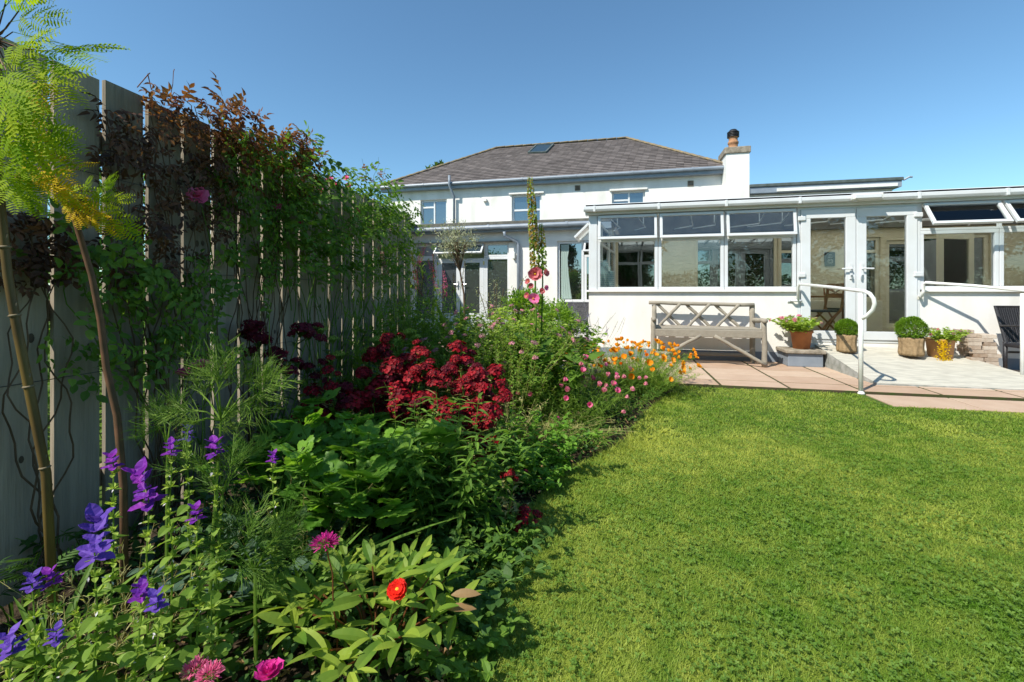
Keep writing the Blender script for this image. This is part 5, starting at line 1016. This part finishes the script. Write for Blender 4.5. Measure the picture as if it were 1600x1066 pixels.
plant('plume_grass', gnd(735, 4.6), 'loose grassy clump of thin blades below the olive tree', n=1, H=.04, spread=.01, leafT=STRAP, leafL=.95, per=60, lm='g_light', el=(.9, 1.45), taper=0, lo=0, sr=.001)
plant('russian_sage', gnd(910, 5.0), 'wispy lavender blue sage in front of the white conservatory corner', 'flowering plant', n=26, H=1.0, spread=.36, leafT=SLIM, leafL=.035, per=10, lm='g_grey', sm='g_grey', flowers=((LAV, 'flower_spike', 1.1),), sr=.002, base_r=.12)
plant('heuchera', gnd(940, 5.6), 'pale pink airy heuchera sprays against the white wall', 'flowering plant', n=34, H=.62, spread=.36, leafT=SMALL, leafL=.013, per=44, lm='p_dusky', sm='p_dusky', lo=.5, sr=.0012, base_r=.15)
b = MB()
tt, tips = plant('orange_poppy', gnd(1010, 5.3), 'low lime green front of the orange poppy mound with few open flowers', 'flowering plant', n=90, H=.40, spread=.40, leafT=SLIM, leafL=.10, per=34, lm='g_lime', sm='g_light', el=(.2, 1.2), base_r=.25, sr=.0018, flowers=((POPO, 'flower', 1.3),), nf=26)
plant('orange_poppy', gnd(985, 5.45), 'mound of orange poppies spilling over the corner of the patio', 'flowering plant', n=170, H=.62, spread=.46, leafT=SLIM, leafL=.10, per=34, lm='g_light', sm='g_light', el=(.2, 1.2), base_r=.34, sr=.0018, flowers=((POPO, 'flower', 1.55), (POPO2, 'flower', 1.4)), nf=95, Hvar=.3)
plant('orange_poppy', gnd(925, 4.9), 'thinner orange poppies left of the main orange mound', 'flowering plant', n=50, H=.46, spread=.32, leafT=SLIM, leafL=.08, per=18, lm='g_mid', sm='g_mid', el=(.2, 1.2), base_r=.2, sr=.0018, flowers=((POPO, 'flower', 1.3), (OREG, 'flower', 1)), nf=26)
plant('pink_poppy', gnd(895, 3.85), 'pink poppies over sprawling thin green stems at the lawn edge', 'flowering plant', n=130, H=.62, spread=.36, leafT=SLIM, leafL=.09, per=18, lm='g_light', sm='g_light', el=(.1, 1.2), base_r=.2, sr=.002, flowers=((POPP, 'flower', 1.5), (POPP2, 'flower', 1.5)), nf=40, Hvar=.5, wind=(.1, -.05))
plant('eucalyptus', gnd(930, 4.2), 'blue grey rounded leaves beside the pink poppies', n=16, H=.42, spread=.2, leafT=OVAL, leafL=.045, per=22, lm='g_blue', el=(0, .8), base_r=.1)
plant('santolina', gnd(850, 3.5), 'grey green sprawling stems flopping onto the lawn', n=70, H=.34, spread=.42, leafT=SLIM, leafL=.07, per=16, lm='g_straw', sm='g_straw', el=(.1, 1.), base_r=.2, down=.3, flowers=((KNA, 'flower', .9),), nf=4)
plant('knautia', gnd(830, 2.95), 'low leafy green clump with two small purple buttons near the lawn edge', 'flowering plant', n=44, H=.42, spread=.30, leafT=OVAL, leafL=.075, per=18, lm='g_glossy', el=(.1, .9), base_r=.18, flowers=((KNA, 'flower', 1.2),), nf=3)
plant('leafy_plant', gnd(752, 2.5), 'small leafed green plant between the drooping red heads and the lawn', n=24, H=.24, spread=.22, leafT=OVAL, leafL=.05, per=14, lm='g_mid', base_r=.14)
plant('ornamental_grass', gnd(455, 3.6), 'tall shaded green stems rising behind the maroon flowers', n=26, H=1.0, spread=.4, leafT=LANCE, leafL=.16, per=14, lm='g_mid', base_r=.35)
plant('aquilegia', gnd(345, 1.9), 'blue green rounded leaves in the shade behind the sage stems', n=20, H=.30, spread=.28, leafT=HEART, leafL=.09, per=6, lm='g_blue', lo=.5, base_r=.15)
plant('aquilegia', gnd(400, 1.75), 'dark blue green leaf clump left of the lobed leaves', n=18, H=.26, spread=.24, leafT=HEART, leafL=.09, per=6, lm='g_blue', lo=.5, base_r=.15)
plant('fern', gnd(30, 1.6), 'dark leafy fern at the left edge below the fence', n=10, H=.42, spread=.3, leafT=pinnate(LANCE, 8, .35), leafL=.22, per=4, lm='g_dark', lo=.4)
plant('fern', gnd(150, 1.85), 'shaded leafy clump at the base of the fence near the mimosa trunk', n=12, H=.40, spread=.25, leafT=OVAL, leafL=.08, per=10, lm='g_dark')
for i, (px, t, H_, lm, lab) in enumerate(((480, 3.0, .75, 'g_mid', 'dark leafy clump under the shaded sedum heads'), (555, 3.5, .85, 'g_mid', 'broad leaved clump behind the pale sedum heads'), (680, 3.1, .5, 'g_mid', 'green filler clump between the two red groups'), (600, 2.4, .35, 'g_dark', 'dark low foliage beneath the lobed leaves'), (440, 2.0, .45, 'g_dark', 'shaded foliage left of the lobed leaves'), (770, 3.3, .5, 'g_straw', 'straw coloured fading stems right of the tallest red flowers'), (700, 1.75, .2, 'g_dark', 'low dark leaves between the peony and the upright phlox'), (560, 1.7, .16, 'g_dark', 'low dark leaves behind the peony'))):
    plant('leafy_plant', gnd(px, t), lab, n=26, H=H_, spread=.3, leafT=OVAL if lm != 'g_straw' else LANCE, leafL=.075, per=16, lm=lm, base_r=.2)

for i, (px, t, H_, sp, lm, lT, lab) in enumerate(((960, 4.3, .26, .26, 'g_light', SLIM, 'thin stemmed tuft trailing over the lawn edge beyond the pink poppies'), (905, 3.45, .24, .28, 'g_light', SLIM, 'thin stemmed tuft trailing over the lawn edge before the pink poppies'), (1000, 4.9, .30, .28, 'g_mid', SLIM, 'low ferny tuft between pink and orange poppies at the lawn edge'), (825, 2.75, .18, .16, 'g_glossy', OVAL, 'low leafy tuft at the lawn edge below the purple buttons'), (755, 2.05, .14, .12, 'g_mid', OVAL, 'small leafy tuft at the lawn edge near the flopped red heads'), (700, 1.5, .11, .10, 'g_mid', OVAL, 'small leafy tuft between the peony and the lawn'), (960, 5.2, .45, .35, 'g_light', SLIM, 'pale feathery foliage between the heuchera and the orange poppies'))):
    plant('edging_plant', gnd(px, t), lab, n=40, H=H_, spread=sp, leafT=lT, leafL=.06 if lT is OVAL else .09, per=16, lm=lm, sm='g_light', base_r=.16, sr=.0018, flowers=((POPP, 'flower', .9),) if i in (0,) else (), nf=5)
for (px, t, H_, lab) in ((640, 2.5, .62, 'straw coloured seeding stems among the middle dark red flowers'), (790, 3.0, .55, 'straw coloured seeding stems right of the tallest dark red flowers'), (470, 1.9, .5, 'thin dry stems in the shade left of the lobed leaves'), (200, 1.5, .38, 'dry and green thin stems tangled behind the clary sage'), (110, 1.25, .32, 'pale upright seed pods on thin stems left of the widest violet sage')):
    plant('seeding_stems', gnd(px, t), lab, n=22, H=H_, spread=.22, leafT=SLIM, leafL=.045, per=16, lm='g_straw', sm='g_straw', base_r=.14, sr=.0018, el=(.5, 1.4))
# hollyhock
base = gnd(832, 3.95); hh_ = thing('hollyhock', base, 'tall hollyhock with pink flowers below a long spire of brown seed pods', 'flowering plant'); S = MB(); Lf = MB(); Pd = MB(); Pg = MB()
stalks = [([(832, 600), (838, 500), (836, 430), (833, 360), (828, 278)], 360, 0), ([(838, 600), (846, 520), (848, 440), (846, 352)], 352, 1)]
for (pp, _, kk) in stalks:
    P = np.array([at(x, y, 3.95+.05*kk)-base for (x, y) in pp]); P[0][2] = 0; S.tube(P, np.linspace(.011, .005, len(P)), 6); L0, L1 = (278, 428) if kk == 0 else (352, 432)
    ys_ = np.arange(L0, L1, 1.0)
    for y in ys_:
        xq = np.interp(y, [q[1] for q in pp][::-1], [q[0] for q in pp][::-1]); p = at(xq, y, 3.95+.05*kk)-base
        for j in range(2):
            a = random.random()*6.28; D = np.array([math.cos(a), math.sin(a), .35]); r = .043*(.5+.45*min(1, (y-L0)/40)); gm_ = 1 if (kk == 1 and y > 385 and random.random() < .7) or random.random() < .4 else 0
            Pd.inst(compound(whorl(SMALL, 5, .9, 1.)), p+D*r*.6, rot_to(D)[None], r*.6, gm_, random.random())
S.build('stems', M['g_mid'], hh_); Pd.build('seed_pods', [M['pod'], M['g_lime']], hh_)
for (x, y, s, me, fx) in ((836, 429, 1.15, HOL, 0), (833, 467, 1., HOL2, .1), (851, 427, .65, HOL, 1.2), (826, 440, .5, HOL, -.8), (830, 447, .45, HOL, -.2), (852, 450, .55, HOL2, .9), (846, 455, .5, HOL, .4), (824, 462, .5, HOL, -.6)): put('flower', me, hh_, at(x, y, 3.85)-base, rot_to(-cF+cR*fx+np.array([0, 0, .15])), s)
for k in range(16): a = random.random()*6.28; u = random.uniform(.1, .75); D = np.array([math.cos(a), math.sin(a), random.uniform(-.1, .5)]); Lf.inst(LOBE, at(836, 520, 3.95)*0+np.array([0, 0, u])+D*.06, frames(D[None], (0, -.5, 1)), random.uniform(.12, .2), 0)
Lf.build('foliage', M['g_mid'], hh_)
# olive tree
base = gnd(727, 7.2); ot = thing('olive_tree', base, 'small grey leaved olive tree in front of the white french doors', 'tree'); b = MB(); P = [np.zeros(3), at(726, 500, 7.2)-base, at(725, 460, 7.2)-base, at(719, 425, 7.2)-base, at(716, 395, 7.2)-base]; b.tube(P, [.022, .018, .015, .013, .01], 7); Lf = MB()
for i in range(44):
    c = at(714+random.gauss(0, 15), 380+random.gauss(0, 14), 7.2+random.gauss(0, .17))-base; b.tube([P[-1] if i % 2 else P[-2], (P[-1]+c)/2, c], [.008, .005, .002], 4, cap=False); n_ = 30; Lf.inst(LANCE, c+rng.normal(0, .07, (n_, 3)), frames(rng.normal(0, 1, (n_, 3))+(0, 0, .5), rng.normal(0, 1, (n_, 3))), .055*rng.uniform(.7, 1.2, n_), 0)
b.build('trunk', M['bark'], ot); Lf.build('crown', M['olive_leaf'], ot)
base = gnd(775, 6.6); wt = thing('willow_shrub', base, 'thin grey green shrub leaning right of the olive tree', 'shrub'); S = MB(); Lf = MB()
for i in range(12):
    e = at(770+random.gauss(12, 18), 455+random.gauss(0, 14), 6.6)-base; P = np.stack([e*np.array([u**1.6, u**1.6, u]) for u in np.linspace(0, 1, 6)]); S.tube(P, .005, 4, cap=False); n_ = 50; u = rng.uniform(.55, 1, n_); Lf.inst(LANCE, e*u[:, None]+rng.normal(0, .04, (n_, 3)), frames(rng.normal(0, 1, (n_, 3)), rng.normal(0, 1, (n_, 3))), .05, 0)
S.build('stems', M['bark'], wt); Lf.build('foliage', M['g_grey'], wt)
# box mound in black pot beside the wall
p0 = gnd(822, 6.2); pot('black_planter', p0, .3, .72, 'black_plastic', 'black planter behind the hollyhock', taper=.85)
box_ball((p0[0], p0[1], .62), .33, 'bright green bushy box plant in the black planter behind the hollyhock', N=4600, squash=.75, ls=.045); p1 = gnd(868, 5.9); box_ball((p1[0], p1[1], .42), .32, 'bright green rounded shrub right of the hollyhock stem', N=4600, squash=.9, ls=.045)

# ground cover: soil litter and small leaves over the bed
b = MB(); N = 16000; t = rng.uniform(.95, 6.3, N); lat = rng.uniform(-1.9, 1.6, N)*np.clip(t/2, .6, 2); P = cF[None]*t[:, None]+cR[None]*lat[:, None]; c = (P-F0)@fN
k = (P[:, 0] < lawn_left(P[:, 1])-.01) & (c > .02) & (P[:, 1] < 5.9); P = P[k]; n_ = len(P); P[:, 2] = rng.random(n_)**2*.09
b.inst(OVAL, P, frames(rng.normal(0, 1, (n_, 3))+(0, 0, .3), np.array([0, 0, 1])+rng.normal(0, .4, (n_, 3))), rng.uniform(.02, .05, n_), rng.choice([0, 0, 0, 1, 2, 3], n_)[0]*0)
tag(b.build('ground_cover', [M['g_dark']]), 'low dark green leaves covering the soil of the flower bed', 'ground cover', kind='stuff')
b = MB(); N = 9000; t = rng.uniform(.95, 6.3, N); lat = rng.uniform(-1.9, 1.6, N)*np.clip(t/2, .6, 2); P = cF[None]*t[:, None]+cR[None]*lat[:, None]; c = (P-F0)@fN
k = (P[:, 0] < lawn_left(P[:, 1])-.01) & (c > .02) & (P[:, 1] < 5.9); P = P[k]; n_ = len(P); P[:, 2] = rng.random(n_)*.05
b.inst(OVAL, P, frames(rng.normal(0, 1, (n_, 3))+(0, 0, .1), np.array([0, 0, 1])+rng.normal(0, .5, (n_, 3))), rng.uniform(.01, .03, n_), 0)
tag(b.build('leaf_litter', [M['dry']]), 'brown dry leaves and debris on the soil of the flower bed', 'leaf litter', kind='stuff')

# ------------------------------------------------------------ planting beyond the fence and trees
def tree(name, loc, label, H, R_, N, lm='tree_m', ls=.25, cl=40, trunk=.2, squash=.8, group=None, z0=.35):
    t = thing(name, loc, label, 'tree', group); b = MB(); Lf = MB(); cen = []
    for i in range(cl):
        d = nrm(rng.normal(0, 1, 3)); r = R_*random.uniform(.35, 1.0); c = np.array([d[0]*r, d[1]*r, H*(1+z0)/2+d[2]*r*squash*H*(1-z0)/2/R_]); cen.append(c)
        b.tube([(0, 0, H*z0*.6), np.array([0, 0, H*z0])+c*np.array([.4, .4, .3]), c], [trunk*.35, trunk*.2, .03], 5, cap=False)
        n_ = N//cl; rr = R_*random.uniform(.18, .34); q = nrm(rng.normal(0, 1, (n_, 3)))*(rr*rng.random((n_, 1))**.4); Lf.inst(SMALL, c+q, frames(rng.normal(0, 1, (n_, 3)), np.array([0, 0, 1])+rng.normal(0, .6, (n_, 3))), ls*rng.uniform(.6, 1.3, n_), 0)
    b.tube([(0, 0, 0), (0, 0, H*z0*.6), (0, 0, H*.8)], [trunk, trunk*.8, trunk*.3], 8); b.build('trunk', M['bark'], t); Lf.build('crown', M[lm], t); return t
tree('pine_tree', gnd(680, 34), 'dark green treetop showing above the left slope of the slate roof', hz(247, 34)+.5, 1.5, 5200, ls=.35, cl=30)
hb_ = MB(); N = 34000; ss = rng.uniform(-4, 11, N); P = F0+fD*ss[:, None]+fN*(-3.4+rng.normal(0, .3, N))[:, None]+np.array([0, 0, 1.])*rng.uniform(0, 2.9, N)[:, None]; hb_.inst(SMALL, P, frames(rng.normal(0, 1, (N, 3)), rng.normal(0, 1, (N, 3))+(0, 0, .5)), .10, 0)  # added hedge, keeps the bright horizon out of the fence gaps
tag(hb_.build('hedge', M['g_mid']), 'hedge added beyond the fence to block the bright sky in its gaps', 'hedge')
for i, (s, c, H_, lab) in enumerate(((2.0, -1.0, 1.3, 'left'), (3.2, -1.2, 1.2, 'middle'), (4.6, -1.1, 1.4, 'far'))):
    p = FP(s, c, 0); plant('neighbour_shrub', p, 'sunlit shrub glimpsed through the %s gaps of the fence' % lab, 'shrub', n=40, H=H_, spread=.5, leafT=OVAL, leafL=.07, per=20, lm='g_light', base_r=.4)
for (x, y, H_, R_, lab) in ((-5.5, -12.5, 8, 2.6, 'garden tree behind the viewer, mirrored in the window left of the conservatory'), (.6, -12, 7.5, 2.3, 'garden tree behind the viewer, mirrored in the left conservatory pane'), (8.6, -12.5, 10, 4.0, 'widest garden tree behind the viewer, mirrored in the middle and right conservatory panes'), (16.5, -12, 9, 3.4, 'garden tree behind the viewer, mirrored in the door glass')): tree('garden_tree', (x, y, 0), lab, H_, R_, 13000, ls=.26, cl=80, trunk=.25, z0=.12)
hg = MB(); N = 26000; P = np.stack([rng.uniform(-22, 30, N), -16+rng.normal(0, .5, N), rng.uniform(0, 2.6, N)], -1); P[:, 2] += .3*np.sin(P[:, 0]*1.3)*(P[:, 2]/2.6); hg.inst(SMALL, P, frames(rng.normal(0, 1, (N, 3)), rng.normal(0, 1, (N, 3))+(0, 0, .5)), .24, 0)  # added out of view, hides the pale horizon in the window reflections
tag(hg.build('hedge', M['tree_m']), 'long green hedge added unseen behind the viewer to cover the pale horizon mirrored in the windows', 'hedge')
print('done')
